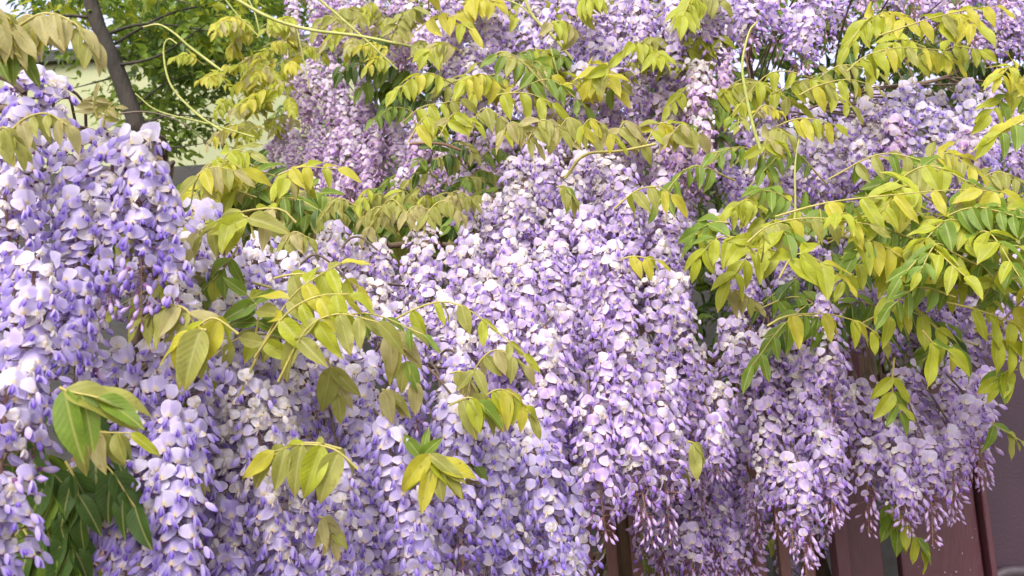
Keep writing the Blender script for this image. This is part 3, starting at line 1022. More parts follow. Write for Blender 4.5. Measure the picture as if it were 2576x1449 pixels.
fill(v, [(440, 520), (560, 540), (780, 600), (1000, 780), (980, 920), (700, 950), (500, 980), (400, 900), (430, 700)],
     [(500, 560, 1.42), (800, 700, 1.50), (500, 900, 1.28), (900, 880, 1.38)], pale=0.5, sx=84, sy=100, L=(0.10, 0.19), open_frac=1.0, faded=0.24, lmin=0.06)
for (px, py, z, L) in [(620, 950, 1.10, .26), (560, 1000, 1.12, .22), (690, 980, 1.13, .24)]:
    raceme(v, at(px, py, z), L, 0.98, 0.34)
for (px, py, z, L) in [(520, 515, 1.22, .12), (560, 600, 1.2, .14), (480, 590, 1.18, .13), (640, 640, 1.24, .13), (720, 650, 1.28, .14), (560, 740, 1.17, .16), (650, 790, 1.2, .15), (480, 720, 1.15, .15), (780, 760, 1.26, .14), (860, 800, 1.28, .14), (520, 850, 1.13, .14), (740, 880, 1.18, .15), (900, 920, 1.22, .16)]:
    raceme(v, at(px, py, z), L, 0.98, 0.22, pale=0.55)
for (px, py, z, L) in [(960, 1060, 1.14, .22), (1240, 1080, 1.28, .22), (1140, 1000, 1.26, .22), (850, 1150, 1.1, .2), (1340, 1050, 1.36, .24), (1010, 830, 1.30, .15), (560, 600, 1.35, .2)]:
    raceme(v, at(px, py, z), L, 0.78, 0.08)
# leaves in front of it
hero(v, [(745, 560), (700, 525), (600, 535), (520, 570), (470, 600)], 1.12, 4, 0.046, ['olive', 'bronze', 'lime'], 0.9, toward=(0.1, -1, 0.6))
hero(v, [(640, 600), (620, 545), (560, 560), (510, 590)], 1.10, 3, 0.045, ['olive', 'lime'], 0.9)
hero(v, [(400, 560), (330, 575), (270, 600), (240, 640)], 1.02, 3, 0.048, ['olive', 'olive', 'green'], 1.0)
hero(v, [(600, 1000), (680, 830), (750, 730), (860, 660)], 1.08, 5, 0.046, ['lime', 'olive', 'lime', 'yellow'], 0.75)
hero(v, [(640, 900), (720, 790), (800, 745), (880, 740)], 1.06, 4, 0.048, ['lime', 'olive', 'yellow'], 1.2)
hero(v, [(700, 960), (770, 830), (850, 790), (950, 810)], 1.05, 4, 0.048, ['olive', 'bronze', 'lime'], 1.4)
hero(v, [(690, 700), (740, 690), (840, 690), (900, 720)], 1.10, 3, 0.044, ['lime', 'olive', 'yellow'], 1.1)
hero(v, [(500, 850), (470, 780), (420, 770), (360, 800)], 1.00, 4, 0.042, ['olive', 'bronze', 'olive'], 1.3)
hero(v, [(600, 840), (540, 800), (500, 820), (470, 850)], 0.97, 3, 0.050, ['lime', 'yellow', 'bronze'], 1.2)
hero(v, [(520, 830), (500, 830), (480, 860)], 0.96, 2, 0.056, ['lime', 'olive', 'yellow'], 1.2)
hero(v, [(600, 620), (560, 680), (500, 740)], 1.15, 4, 0.040, ['green', 'lime', 'green'], 0.8)
hero(v, [(640, 860), (650, 780), (620, 740)], 1.12, 4, 0.042, GRN, 0.8)
hero(v, [(900, 1180), (840, 1130), (760, 1118), (690, 1135)], 1.00, 4, 0.050, ['olive', 'lime', 'yellow', 'olive'], 1.2)
hero(v, [(860, 1130), (800, 1115), (740, 1118), (680, 1150)], 1.01, 3, 0.046, ['lime', 'olive'], 1.4)
hero(v, [(1080, 1140), (1085, 1165), (1110, 1180)], 1.08, 4, 0.050, ['lime', 'olive', 'yellow'], 0.8, fan=0.3, stalk=0.0)
hero(v, [(1060, 1190), (1060, 1150), (1065, 1130)], 1.12, 1, 0.036, GRN, -0.9)
hero(v, [(960, 820), (985, 835), (1010, 880), (1040, 960)], 1.14, 3, 0.048, ['olive', 'bronze', 'green'], 1.5)
hero(v, [(820, 900), (840, 940), (850, 990)], 1.14, 2, 0.046, ['olive', 'green', 'bronze'], 1.3)
hero(v, [(960, 980), (975, 985), (990, 1000)], 1.14, 3, 0.036, BRNZ, 1.4)
hero(v, [(1150, 1020), (1200, 920), (1250, 880), (1320, 920)], 1.26, 4, 0.040, ['olive', 'bronze'], 1.6)
hero(v, [(1180, 1060), (1230, 990), (1280, 985), (1335, 1040)], 1.22, 5, 0.046, ['olive', 'yellow', 'bronze', 'lime'], 1.6)
hero(v, [(1130, 1020), (1180, 1000), (1215, 1020)], 1.20, 3, 0.048, ['lime', 'olive', 'green'], 1.3)
hero(v, [(1130, 940), (1160, 935), (1180, 960)], 1.30, 3, 0.034, ['bronze', 'olive'], 1.4)
hero(v, [(1130, 1170), (1160, 1150), (1190, 1160)], 1.25, 2, 0.044, ['green', 'olive'], 1.4)
hero(v, [(800, 1300), (820, 1310), (840, 1360)], 1.05, 3, 0.030, BRNZ, 1.1)
leaf_fill(v, [(560, 620), (900, 640), (950, 860), (650, 950), (580, 850)], (1.14, 1.24), 10, ['lime', 'olive', 'green'], (0.034, 0.046))
trunk_part(v, 0.035)

# --- middle left mound
v = Vine("pale whitish lilac wisteria vine forming the low rounded mound left of the tall middle heap",
         (950, 1449, 1.9), [(700, 640, 1.75), (900, 580, 1.8), (1150, 580, 1.8), (1200, 750, 1.75)], 'mid')
VINES.append(v)
fill(v, [(700, 610), (800, 570), (900, 545), (1190, 565), (1260, 700), (1310, 960), (1050, 990), (880, 850), (720, 720)],
     [(760, 600, 1.72), (1000, 560, 1.75), (1000, 800, 1.52), (1250, 900, 1.46), (850, 750, 1.55)], pale=0.5, sx=76, sy=80, L=(0.10, 0.20), open_frac=0.97, faded=0.26, lmin=0.05)
fill(v, [(740, 620), (1190, 590), (1320, 960), (1000, 960)], [(900, 620, 1.85), (1200, 900, 1.65)], sx=95, sy=130, L=(0.12, 0.2), open_frac=0.95, faded=0.1)
stem_part(v, "stem", [(860, 625), (880, 600), (910, 598), (950, 630)], 1.6, 0.0022, 0.0016, M_TENDRIL_DARK, n=14)
stem_part(v, "stem", [(750, 670), (790, 640), (830, 660), (870, 700), (900, 740)], 1.42, 0.0022, 0.0012, M_TENDRIL_DARK, n=14)
leaf_fill(v, [(880, 515), (1170, 505), (1180, 535), (900, 545)], (1.7, 1.82), 14, ['bronze', 'olive', 'olive'], (0.026, 0.036), (1.2, 1.9), (0.05, 0.09), (4, 5))
hero(v, [(1065, 590), (1080, 530), (1120, 505), (1165, 540)], 1.55, 5, 0.030, ['bronze', 'olive'], 1.9)
hero(v, [(1010, 560), (1040, 520), (1090, 530)], 1.58, 5, 0.028, ['bronze', 'olive'], 1.8)
hero(v, [(700, 650), (735, 585), (780, 600)], 1.45, 4, 0.034, ['bronze', 'olive'], 1.9)
trunk_part(v, 0.035)

# --- tall middle mound
v = Vine("tallest wisteria heap in the middle, dense pale lilac blossoms spilling down to violet buds",
         (1480, 1449, 1.95), [(1200, 560, 1.85), (1330, 400, 1.85), (1480, 350, 1.9), (1650, 450, 1.85), (1720, 640, 1.8), (1500, 700, 1.8)], 'mid')
VINES.append(v)
fill(v, [(1170, 520), (1200, 420), (1300, 370), (1400, 335), (1560, 340), (1690, 450), (1735, 600), (1765, 760), (1830, 900), (1900, 1000), (1880, 1180), (1720, 1250), (1580, 1300), (1490, 1300), (1400, 1100), (1250, 900), (1180, 680)],
     [(1200, 450, 1.80), (1500, 340, 1.85), (1700, 500, 1.75), (1300, 800, 1.52), (1500, 800, 1.50), (1750, 900, 1.56), (1550, 1150, 1.48)], sx=76, sy=96, L=(0.15, 0.25), open_frac=0.86, faded=0.10)
fill(v, [(1200, 480), (1400, 390), (1660, 480), (1760, 800), (1860, 1100), (1550, 1280), (1300, 950)], [(1300, 500, 1.92), (1600, 600, 1.85), (1550, 1100, 1.62)], sx=95, sy=130, L=(0.15, 0.25), open_frac=0.85, faded=0.06)
fill(v, [(1190, 440), (1300, 370), (1400, 335), (1560, 345), (1660, 440), (1600, 640), (1250, 620)], [(1300, 420, 1.76), (1500, 345, 1.80), (1450, 560, 1.66)], pale=0.5, sx=80, sy=80, L=(0.08, 0.14), open_frac=1.0, faded=0.36, lmin=0.05)
for (px, py, z, L) in [(1480, 560, 1.46, .25), (1525, 620, 1.44, .24), (1300, 640, 1.48, .25), (1230, 700, 1.48, .22), (1370, 820, 1.42, .24)]:
    raceme(v, at(px, py, z), L, 0.84, 0.08)
for (px, py, z, L) in [(1520, 900, 1.42, .24), (1560, 980, 1.42, .22), (1640, 950, 1.45, .24), (1480, 1000, 1.40, .2)]:
    raceme(v, at(px, py, z), L, 0.72, 0.03, pale=0.12)
hero(v, [(1545, 525), (1600, 480), (1650, 470), (1690, 490)], 1.42, 3, 0.044, ['olive', 'yellow', 'lime'], 1.2)
hero(v, [(1570, 650), (1600, 645), (1655, 655)], 1.40, 2, 0.036, ['lime', 'yellow'], 1.2)
hero(v, [(1400, 470), (1420, 470), (1440, 500)], 1.5, 3, 0.040, ['olive', 'green'], 1.4)
hero(v, [(1730, 1110), (1745, 1115), (1750, 1130)], 1.42, 1, 0.050, ['olive', 'green'], 1.6)
hero(v, [(1690, 1150), (1700, 1150), (1700, 1170)], 1.5, 2, 0.046, ['green', 'olive'], 1.6)
stem_part(v, "stem", [(1420, 450), (1470, 390), (1560, 380), (1650, 362)], 1.68, 0.0028, 0.0022, M_LSTALK, n=14)
for px in range(1060, 1740, 74):
    pyc = 330 + (abs(px - 1450) / 14 if px > 1250 else (1250 - px) / 6 - 30)
    x0 = px + RNG.uniform(-20, 20)
    hero(v, [(x0 - 40, pyc + 25), (x0, pyc - 35), (x0 + RNG.uniform(30, 80), pyc - 5 + RNG.uniform(-20, 30))], RNG.uniform(1.62, 1.80), int(RNG.integers(3, 6)), RNG.uniform(0.034, 0.054), [['olive', 'bronze', 'olive'], ['lime', 'olive', 'yellow'], ['bronze', 'olive', 'lime']][RNG.integers(3)], RNG.uniform(0.9, 1.8))
trunk_part(v, 0.04)

# --- right hanging columns and bright leafy branch
v = Vine("wisteria vine trailing long violet columns and thin bud tails before the maroon gate",
         (2180, 1449, 2.25), [(1650, 900, 1.95), (1850, 860, 1.9), (2050, 720, 1.85), (2300, 800, 1.85), (2480, 860, 1.85)], 'mid')
VINES.append(v)
fill(v, [(1590, 1000), (1900, 900), (1930, 1200), (1905, 1400), (1860, 1520), (1700, 1520), (1610, 1400)], [(1700, 1000, 1.72), (1800, 1400, 1.66)], sx=88, sy=120, L=(0.16, 0.26), open_frac=0.5, faded=0.02, tint='mid', pale=0.14)
fill(v, [(1870, 850), (1980, 760), (2085, 730), (2130, 900), (2145, 1150), (2115, 1310), (2020, 1430), (1950, 1350), (1915, 1100)], [(2000, 800, 1.66), (2000, 1300, 1.54)], sx=72, sy=92, L=(0.17, 0.26), open_frac=0.74, faded=0.08, pale=0.14)
fill(v, [(2140, 850), (2300, 840), (2470, 890), (2510, 1000), (2480, 1180), (2430, 1310), (2300, 1330), (2170, 1310), (2130, 1100)], [(2300, 900, 1.72), (2300, 1250, 1.58)], sx=76, sy=96, L=(0.17, 0.26), open_frac=0.66, faded=0.05, pale=0.14)
fill(v, [(1740, 540), (2000, 480), (2576, 500), (2720, 800), (2500, 940), (2150, 900), (1850, 860)], [(1900, 650, 1.85), (2300, 700, 1.85)], sx=95, sy=100, L=(0.13, 0.2), open_frac=0.9, faded=0.06)
fill(v, [(1780, 780), (1960, 800), (1960, 1000), (1850, 1020)], [(1850, 850, 1.68)], sx=70, sy=80, L=(0.09, 0.16), open_frac=0.8, faded=0.15)
for (px, py, z, L) in [(1640, 1180, 1.72, .22), (1700, 1180, 1.74, .24), (1760, 1200, 1.72, .22), (1810, 1180, 1.72, .25), (1870, 1210, 1.74, .22), (1660, 1100, 1.78, .25), (1845, 1120, 1.78, .24), (1740, 1080, 1.8, .26), (1630, 1260, 1.74, .2), (1690, 1290, 1.76, .18), (1745, 1270, 1.72, .2), (1800, 1290, 1.75, .19), (1865, 1280, 1.74, .18)]:
    raceme(v, at(px, py, z), L, 0.42, 0.0)
for (px, py, z, L) in [(2020, 1180, 1.52, .17), (1985, 1150, 1.55, .15), (2080, 1080, 1.54, .15), (2180, 1120, 1.60, .14), (2260, 1130, 1.58, .13), (2330, 1110, 1.57, .16), (2400, 1080, 1.57, .14), (2440, 1000, 1.58, .13)]:
    raceme(v, at(px, py, z), L, 0.5, 0.0)
hero(v, [(1950, 545), (2080, 510), (2250, 490), (2400, 478), (2520, 482)], 1.36, 6, 0.052, ['yellow', 'lime', 'yellow', 'olive'], 1.0)
hero(v, [(2560, 600), (2520, 500), (2470, 478)], 1.34, 2, 0.058, ['yellow', 'bronze', 'lime'], 0.9)
hero(v, [(1880, 610), (1940, 565), (2050, 548), (2190, 565)], 1.34, 6, 0.044, ['yellow', 'lime', 'olive'], 1.2)
hero(v, [(1960, 700), (1990, 650), (2030, 640), (2110, 690)], 1.30, 3, 0.054, ['lime', 'yellow', 'lime'], 0.9)
hero(v, [(2080, 600), (2170, 600), (2260, 640), (2300, 690)], 1.36, 5, 0.052, ['lime', 'yellow', 'green'], 1.1)
hero(v, [(1900, 640), (1860, 600), (1800, 600), (1760, 650)], 1.42, 4, 0.050, ['lime', 'green', 'lime'], 0.9)
hero(v, [(1830, 560), (1790, 560), (1750, 590)], 1.46, 3, 0.046, ['green', 'lime'], 0.8)
hero(v, [(1930, 820), (1980, 795), (2080, 790), (2170, 815), (2215, 850)], 1.36, 4, 0.042, ['olive', 'yellow', 'olive', 'lime'], 1.4)
hero(v, [(2230, 730), (2290, 770), (2360, 830), (2420, 900)], 1.36, 4, 0.050, ['lime', 'yellow', 'green'], 0.8)
hero(v, [(2320, 830), (2350, 865), (2385, 880)], 1.32, 1, 0.060, ['lime', 'green', 'lime'], 0.7)
hero(v, [(2576, 620), (2480, 640), (2420, 690), (2380, 730)], 1.38, 5, 0.044, ['lime', 'green', 'lime'], 0.7)
hero(v, [(2600, 560), (2500, 570), (2400, 580), (2330, 620)], 1.40, 5, 0.044, ['green', 'lime', 'green'], 0.8)
hero(v, [(2380, 760), (2460, 780), (2540, 810), (2600, 850)], 1.34, 4, 0.052, ['lime', 'yellow', 'lime'], 1.0)
hero(v, [(2450, 830), (2530, 860), (2600, 930)], 1.34, 3, 0.050, ['yellow', 'lime', 'olive'], 1.2)
hero(v, [(2250, 900), (2245, 980), (2265, 1040)], 1.40, 3, 0.046, ['green', 'lime'], 0.5)
hero(v, [(2560, 930), (2530, 935), (2510, 960)], 1.36, 3, 0.040, ['lime', 'green'], 1.0)
hero(v, [(2500, 1060), (2500, 1070), (2530, 1085), (2570, 1110)], 1.5, 2, 0.048, ['lime', 'green', 'olive'], 1.0)
hero(v, [(2225, 1240), (2240, 1290), (2265, 1340)], 1.62, 4, 0.050, ['green', 'lime', 'olive'], 1.8)
hero(v, [(2240, 1290), (2290, 1330), (2320, 1380)], 1.60, 2, 0.048, ['green', 'lime'], 1.3)
hero(v, [(1800, 740), (1850, 730), (1900, 760)], 1.5, 4, 0.040, ['olive', 'green', 'bronze'], 1.5)
leaf_fill(v, [(1760, 560), (1950, 500), (2576, 480), (2600, 880), (2420, 850), (2250, 740), (2100, 660), (1900, 700), (1780, 680)], (1.40, 1.62), 46, ['lime', 'green', 'lime', 'yellow'], (0.042, 0.056), (0.5, 1.3))
leaf_fill(v, [(1800, 600), (2576, 560), (2576, 900), (2100, 860), (1850, 780)], (1.64, 1.80), 40, ['green', 'deep', 'green'], (0.042, 0.056), (0.5, 1.3))
leaf_fill(v, [(2100, 700), (2330, 700), (2300, 860), (2120, 840)], (1.5, 1.62), 7, ['green', 'deep', 'green'], (0.05, 0.062), (0.8, 1.6))
leaf_fill(v, [(2280, 560), (2620, 540), (2620, 800), (2420, 780), (2300, 700)], (1.32, 1.52), 64, ['green', 'green', 'lime', 'green'], (0.036, 0.048), (0.4, 1.1), length=(0.08, 0.14))
stem_part(v, "tendril", [(1960, 650), (1985, 600), (2000, 540), (2000, 420), (2010, 350)], 1.42, 0.0024, 0.0010, M_TENDRIL)
stem_part(v, "branch", [(2150, 700), (2330, 640), (2480, 600), (2640, 560)], 1.6, 0.003, 0.003, M_LSTALK)
stem_part(v, "branch", [(1500, 1449), (1540, 1330), (1600, 1240), (1700, 1150)], [2.3, 2.3, 2.25, 2.2], 0.014, 0.008, M_BARK, 8, 20, 0.1)
stem_part(v, "branch", [(1440, 1420), (1520, 1390), (1600, 1370), (1700, 1380)], [2.35, 2.3, 2.3, 2.3], 0.008, 0.006, M_BARK, 7, 20, 0.1)
stem_part(v, "branch", [(1500, 1320), (1550, 1380), (1620, 1470)], [2.4, 2.4, 2.4], 0.009, 0.008, M_BARK, 7, 16, 0.1)
trunk_part(v, 0.04)

# --- behind the fence, seen between the slats
v = Vine("shaded wisteria vine growing on the garden side, glimpsed between the fence slats",
         (1900, 1449, 2.7), [(1600, 1000, 2.5), (1900, 1000, 2.5), (2150, 1000, 2.5)], 'mid')
VINES.append(v)
fill(v, [(1590, 1000), (2130, 1000), (2150, 1560), (1600, 1560)], [(1900, 1200, 2.45)], sx=210, sy=260, L=(0.18, 0.26), open_frac=0.8, faded=0.03)
leaf_fill(v, [(1480, 1000), (2130, 1000), (2150, 1500), (1480, 1500)], (2.3, 2.7), 12, ['green', 'deep', 'olive'], (0.04, 0.06))
leaf_fill(v, [(1480, 1380), (1620, 1380), (1620, 1500), (1480, 1500)], (2.3, 2.7), 8, ['lime', 'green'], (0.04, 0.06))
trunk_part(v, 0.03)

# --- upper right
v = Vine("wisteria vine in the upper right corner, bluish heaps with a dark hollow behind",
         (2300, 1449, 2.7), [(1880, 0, 2.35), (1950, 240, 2.3), (2200, 180, 2.3), (2400, 150, 2.4), (2560, 60, 2.5)], 'blue')
VINES.append(v)
fill(v, [(2200, 220), (2260, 170), (2350, 145), (2480, 200), (2530, 330), (2490, 480), (2250, 480), (2195, 350)], [(2350, 180, 1.92), (2350, 450, 1.76)], pale=0.5, sx=78, sy=92, L=(0.13, 0.2), open_frac=0.9, faded=0.12)
fill(v, [(1850, 320), (1920, 270), (2060, 250), (2215, 240), (2225, 480), (2100, 510), (1850, 510), (1825, 400)], [(2000, 280, 1.92), (2000, 500, 1.74)], pale=0.55, sx=76, sy=86, L=(0.11, 0.2), open_frac=0.95, faded=0.2, tint='mid')
fill(v, [(1830, -130), (2090, -130), (2110, 80), (2100, 165), (2020, 190), (1900, 170), (1830, 60)], [(1950, -50, 1.88), (1970, 150, 1.80)], pale=0.4, sx=80, sy=100, L=(0.16, 0.24), open_frac=0.75, faded=0.02, tint='mid')
fill(v, [(2080, -120), (2700, -120), (2700, 170), (2430, 175), (2300, 60), (2100, 90)], [(2300, 0, 2.45), (2500, 100, 2.5)], sx=90, sy=110, L=(0.16, 0.24), open_frac=0.7, faded=0.02, tint='mid')
fill(v, [(1800, 200), (2700, 200), (2700, 560), (1800, 560)], [(2200, 300, 2.35)], sx=110, sy=130, L=(0.15, 0.22), open_frac=0.9, faded=0.05, tint='mid')
for (px, py, z, L, of) in [(2290, -90, 1.9, .13, .2), (2170, -80, 1.95, .12, .3), (2395, -20, 2.0, .16, .15), (2500, -60, 2.0, .12, .2), (2430, 330, 1.8, .12, .5), (2250, 300, 1.82, .14, .6)]:
    raceme(v, at(px, py, z), L, of, 0.0, tint='pink')
fill(v, [(2480, 420), (2650, 400), (2650, 560), (2480, 560)], [(2550, 450, 1.8)], sx=80, sy=80, L=(0.09, 0.14), open_frac=0.8, faded=0.1, tint='mid')
leaf_fill(v, [(2100, 60), (2260, 20), (2420, 60), (2360, 190), (2200, 210), (2100, 160)], (1.74, 1.9), 13, ['lime', 'olive', 'lime', 'yellow'], (0.045, 0.06), length=(0.08, 0.13))
hero(v, [(2210, 90), (2330, 50), (2430, 25), (2510, 15)], 1.66, 4, 0.046, ['yellow', 'lime', 'olive'], 1.2)
hero(v, [(2130, 180), (2180, 140), (2260, 120), (2360, 125)], 1.66, 5, 0.046, ['lime', 'yellow', 'olive'], 1.3)
hero(v, [(2010, 240), (2060, 215), (2130, 200), (2200, 215)], 1.66, 5, 0.040, ['olive', 'yellow', 'lime'], 1.3)
hero(v, [(1950, 320), (2000, 300), (2050, 300), (2100, 315)], 1.62, 4, 0.042, ['yellow', 'lime'], 1.3)
hero(v, [(1890, 300), (1920, 265), (1960, 280)], 1.6, 6, 0.022, ['yellow', 'bronze'], 1.5)
hero(v, [(1920, 400), (1930, 350), (1960, 355)], 1.6, 3, 0.040, ['lime', 'bronze'], 1.1)
leaf_fill(v, [(1880, 210), (2110, 190), (2110, 270), (1900, 290)], (1.74, 1.86), 8, ['olive', 'lime', 'olive'], (0.036, 0.05))
leaf_fill(v, [(2520, 150), (2660, 130), (2660, 330), (2530, 290)], (1.55, 1.68), 9, ['lime', 'green', 'lime', 'yellow'], (0.044, 0.056), length=(0.08, 0.13))
hero(v, [(2640, 270), (2560, 310), (2500, 345)], 1.48, 3, 0.052, ['lime', 'yellow', 'green'], 1.0)
leaf_fill(v, [(2230, 370), (2480, 370), (2480, 480), (2200, 480)], (1.62, 1.76), 8, ['lime', 'olive', 'yellow'], (0.042, 0.056), length=(0.08, 0.13))
leaf_fill(v, [(1790, 430), (2200, 420), (2200, 520), (1760, 560)], (1.62, 1.78), 14, ['lime', 'olive', 'green'], (0.038, 0.052))
leaf_fill(v, [(1800, 0), (2640, 0), (2640, 500), (1800, 500)], (2.55, 2.8), 60, DARK, (0.05, 0.065))  # deep leaves added far back, their colour standing in for the hollow's shade
stem_part(v, "tendril", [(1912, 375), (1890, 300), (1870, 200), (1868, 150), (1885, 80), (1905, 55)], 1.58, 0.0030, 0.0014, M_TENDRIL)
trunk_part(v, 0.04)

# --- upper middle
v = Vine("wisteria vine across the top middle, lilac blossoms mixed thickly with olive leaves",
         (1400, 1449, 2.8), [(1100, 0, 2.45), (1300, 40, 2.4), (1550, 40, 2.4), (1780, 100, 2.35), (1750, 250, 2.3)], 'mid')
VINES.append(v)
fill(v, [(1110, -130), (1830, -130), (1840, 120), (1700, 330), (1500, 340), (1230, 330), (1110, 270)], [(1200, 0, 2.12), (1500, 0, 2.0), (1500, 250, 1.93), (1200, 250, 2.06), (1750, 50, 1.98)], pale=0.5, sx=84, sy=100, L=(0.15, 0.24), open_frac=0.85, faded=0.10)
fill(v, [(1690, 150), (1800, 150), (1825, 300), (1810, 490), (1740, 540), (1620, 470), (1620, 330)], [(1740, 160, 1.98), (1740, 450, 1.90)], sx=70, sy=84, L=(0.14, 0.22), open_frac=0.8, faded=0.15, tint='pink')
raceme(v, at(1755, 150, 1.86), 0.24, 0.85, 0.25, tint='pink')
raceme(v, at(1745, 190, 1.88), 0.22, 0.8, 0.25, tint='pink')
fill(v, [(1000, 260), (1720, 260), (1800, 560), (1700, 640), (1000, 520)], [(1200, 400, 2.4), (1700, 500, 2.2)], sx=110, sy=130, L=(0.14, 0.2), open_frac=0.8, faded=0.05, tint='pink')
fill(v, [(1100, -130), (1850, -130), (1850, 300), (1100, 300)], [(1500, 100, 2.5)], sx=140, sy=190, L=(0.15, 0.2), open_frac=0.9, faded=0.05, tint='pink')
leaf_fill(v, [(1080, 210), (1600, 200), (1650, 290), (1300, 310), (1080, 300)], (1.84, 2.0), 30, ['lime', 'olive', 'yellow', 'green'], (0.046, 0.062), length=(0.09, 0.15))
leaf_fill(v, [(1130, 110), (1560, 90), (1600, 210), (1150, 220)], (1.92, 2.06), 14, ['olive', 'lime', 'bronze', 'green'], (0.046, 0.06), length=(0.08, 0.13))
leaf_fill(v, [(1600, -20), (1760, -10), (1900, 60), (1880, 190), (1650, 190), (1590, 90)], (1.84, 1.98), 20, ['olive', 'lime', 'lime', 'olive'], (0.046, 0.06), length=(0.08, 0.13))
leaf_fill(v, [(1620, 200), (1860, 200), (1880, 280), (1650, 290)], (1.86, 1.98), 10, ['olive', 'lime', 'green'], (0.04, 0.055))
leaf_fill(v, [(1000, -30), (1480, -30), (1450, 80), (1050, 130)], (1.95, 2.15), 20, ['lime', 'yellow', 'olive', 'lime'], (0.045, 0.06), length=(0.09, 0.14))
leaf_fill(v, [(1060, 380), (1210, 390), (1200, 500), (1080, 490)], (2.1, 2.3), 22, ['green', 'deep', 'olive', 'green'], (0.034, 0.044), length=(0.07, 0.12))
leaf_fill(v, [(1800, 290), (1960, 280), (1940, 400), (1820, 420)], (1.76, 1.9), 8, ['olive', 'green'], (0.036, 0.05))
leaf_fill(v, [(1000, 0), (1850, 0), (1850, 560), (1000, 560)], (2.6, 2.9), 70, DARK, (0.05, 0.065))  # added inner layer in deep colours so gaps between blossoms look shaded
hero(v, [(1250, 240), (1270, 235), (1330, 235), (1390, 260)], 1.8, 3, 0.055, ['yellow', 'lime'], 1.2)
hero(v, [(1240, 140), (1270, 130), (1330, 160), (1390, 190)], 1.86, 3, 0.055, ['olive', 'yellow', 'bronze'], 1.3)
hero(v, [(1540, 185), (1520, 165), (1490, 200)], 1.78, 4, 0.056, ['lime', 'yellow', 'olive'], 0.6)
hero(v, [(1010, 310), (1060, 270), (1110, 260), (1160, 250)], 1.86, 4, 0.046, ['lime', 'olive'], 1.2)
stem_part(v, "tendril", [(1310, -30), (1340, 40), (1390, 90), (1440, 150)], 1.95, 0.0035, 0.0026, M_TENDRIL)
stem_part(v, "tendril", [(1240, -10), (1300, 10), (1340, 40)], 1.95, 0.002, 0.0016, M_TENDRIL)
stem_part(v, "tendril", [(1385, 120), (1405, 190), (1420, 240)], 1.95, 0.002, 0.0014, M_TENDRIL)
stem_part(v, "stem", [(1030, 362), (1080, 360), (1120, 364), (1160, 378)], 1.95, 0.0025, 0.003, M_RACHIS)
trunk_part(v, 0.04)

# --- back left
v = Vine("farthest wisteria vine, small pinkish violet clusters hanging beside the cream wall",
         (900, 1449, 3.6), [(820, 0, 3.3), (1000, 0, 3.2), (850, 150, 3.25), (700, 300, 3.3), (950, 320, 3.2)], 'pink')
VINES.append(v)
fill(v, [(735, 160), (790, 130), (850, 120), (990, 180), (1010, 345), (900, 350), (735, 330)], [(850, 150, 2.85), (850, 330, 2.75)], pale=0.5, sx=80, sy=92, L=(0.15, 0.24), open_frac=0.85, faded=0.08)
fill(v, [(590, 390), (700, 320), (760, 270), (1090, 300), (1100, 460), (1010, 560), (740, 560), (600, 450)], [(700, 350, 3.0), (950, 350, 2.65), (850, 520, 2.7)], pale=0.4, sx=80, sy=92, L=(0.16, 0.28), open_frac=0.6, faded=0.02)
fill(v, [(780, -100), (1140, -100), (1120, 170), (900, 190), (790, 90)], [(900, 0, 2.85), (1050, 100, 2.6)], pale=0.45, sx=84, sy=100, L=(0.15, 0.24), open_frac=0.9, faded=0.1)
fill(v, [(720, -60), (1200, -60), (1200, 580), (720, 580)], [(900, 300, 3.4)], sx=130, sy=190, L=(0.18, 0.26), open_frac=0.7, faded=0.0)
leaf_fill(v, [(590, 60), (790, 40), (750, 160), (700, 350), (600, 320), (580, 200)], (2.7, 3.1), 110, ['lime', 'yellow', 'bronze', 'lime'], (0.038, 0.05), length=(0.07, 0.12))
leaf_fill(v, [(480, 170), (570, 150), (590, 230), (500, 230)], (2.7, 3.1), 14, ['lime', 'yellow'], (0.03, 0.042), length=(0.06, 0.1))
leaf_fill(v, [(790, 20), (1010, 20), (1000, 120), (860, 160)], (2.5, 2.75), 30, ['olive', 'lime', 'bronze'], (0.04, 0.05), length=(0.07, 0.12))
leaf_fill(v, [(980, 90), (1100, 90), (1080, 190), (1000, 200)], (2.2, 2.5), 12, ['lime', 'olive', 'yellow'], (0.042, 0.052), length=(0.08, 0.12))
leaf_fill(v, [(560, 330), (700, 300), (720, 430), (620, 410)], (2.75, 2.95), 10, ['lime', 'olive'], (0.036, 0.046), length=(0.06, 0.1))
leaf_fill(v, [(760, -20), (1200, -20), (1200, 560), (760, 560)], (3.4, 3.7), 60, DARK, (0.05, 0.07))  # added deep-coloured leaves that put shade behind the farthest clusters
stem_part(v, "tendril", [(580, -10), (680, 45), (780, 75), (900, 90), (1000, 110), (1140, 140)], 2.3, 0.0042, 0.0030, M_TENDRIL, n=30)
stem_part(v, "tendril", [(780, -20), (840, 30), (920, 100), (1000, 175)], 2.3, 0.0032, 0.0022, M_TENDRIL)
stem_part(v, "tendril", [(360, 68), (400, 62), (440, 85), (480, 120), (560, 180)], 2.4, 0.002, 0.0034, M_TENDRIL)
stem_part(v, "tendril", [(445, 110), (425, 98), (412, 120), (418, 180), (440, 230), (500, 290), (560, 330)], 2.4, 0.0020, 0.0030, M_TENDRIL, n=30)
stem_part(v, "tendril", [(340, 235), (400, 280), (520, 310), (640, 345)], 2.5, 0.0014, 0.0022, M_TENDRIL)
stem_part(v, "tendril", [(560, -10), (600, 40), (650, 90)], 2.4, 0.0018, 0.0014, M_TENDRIL)
stem_part(v, "tendril", [(620, -10), (640, 30), (655, 90)], 2.4, 0.0022, 0.0018, M_TENDRIL)
stem_part(v, "tendril", [(745, 60), (770, 180), (780, 230)], 2.6, 0.0018, 0.0014, M_TENDRIL)
trunk_part(v, 0.04)

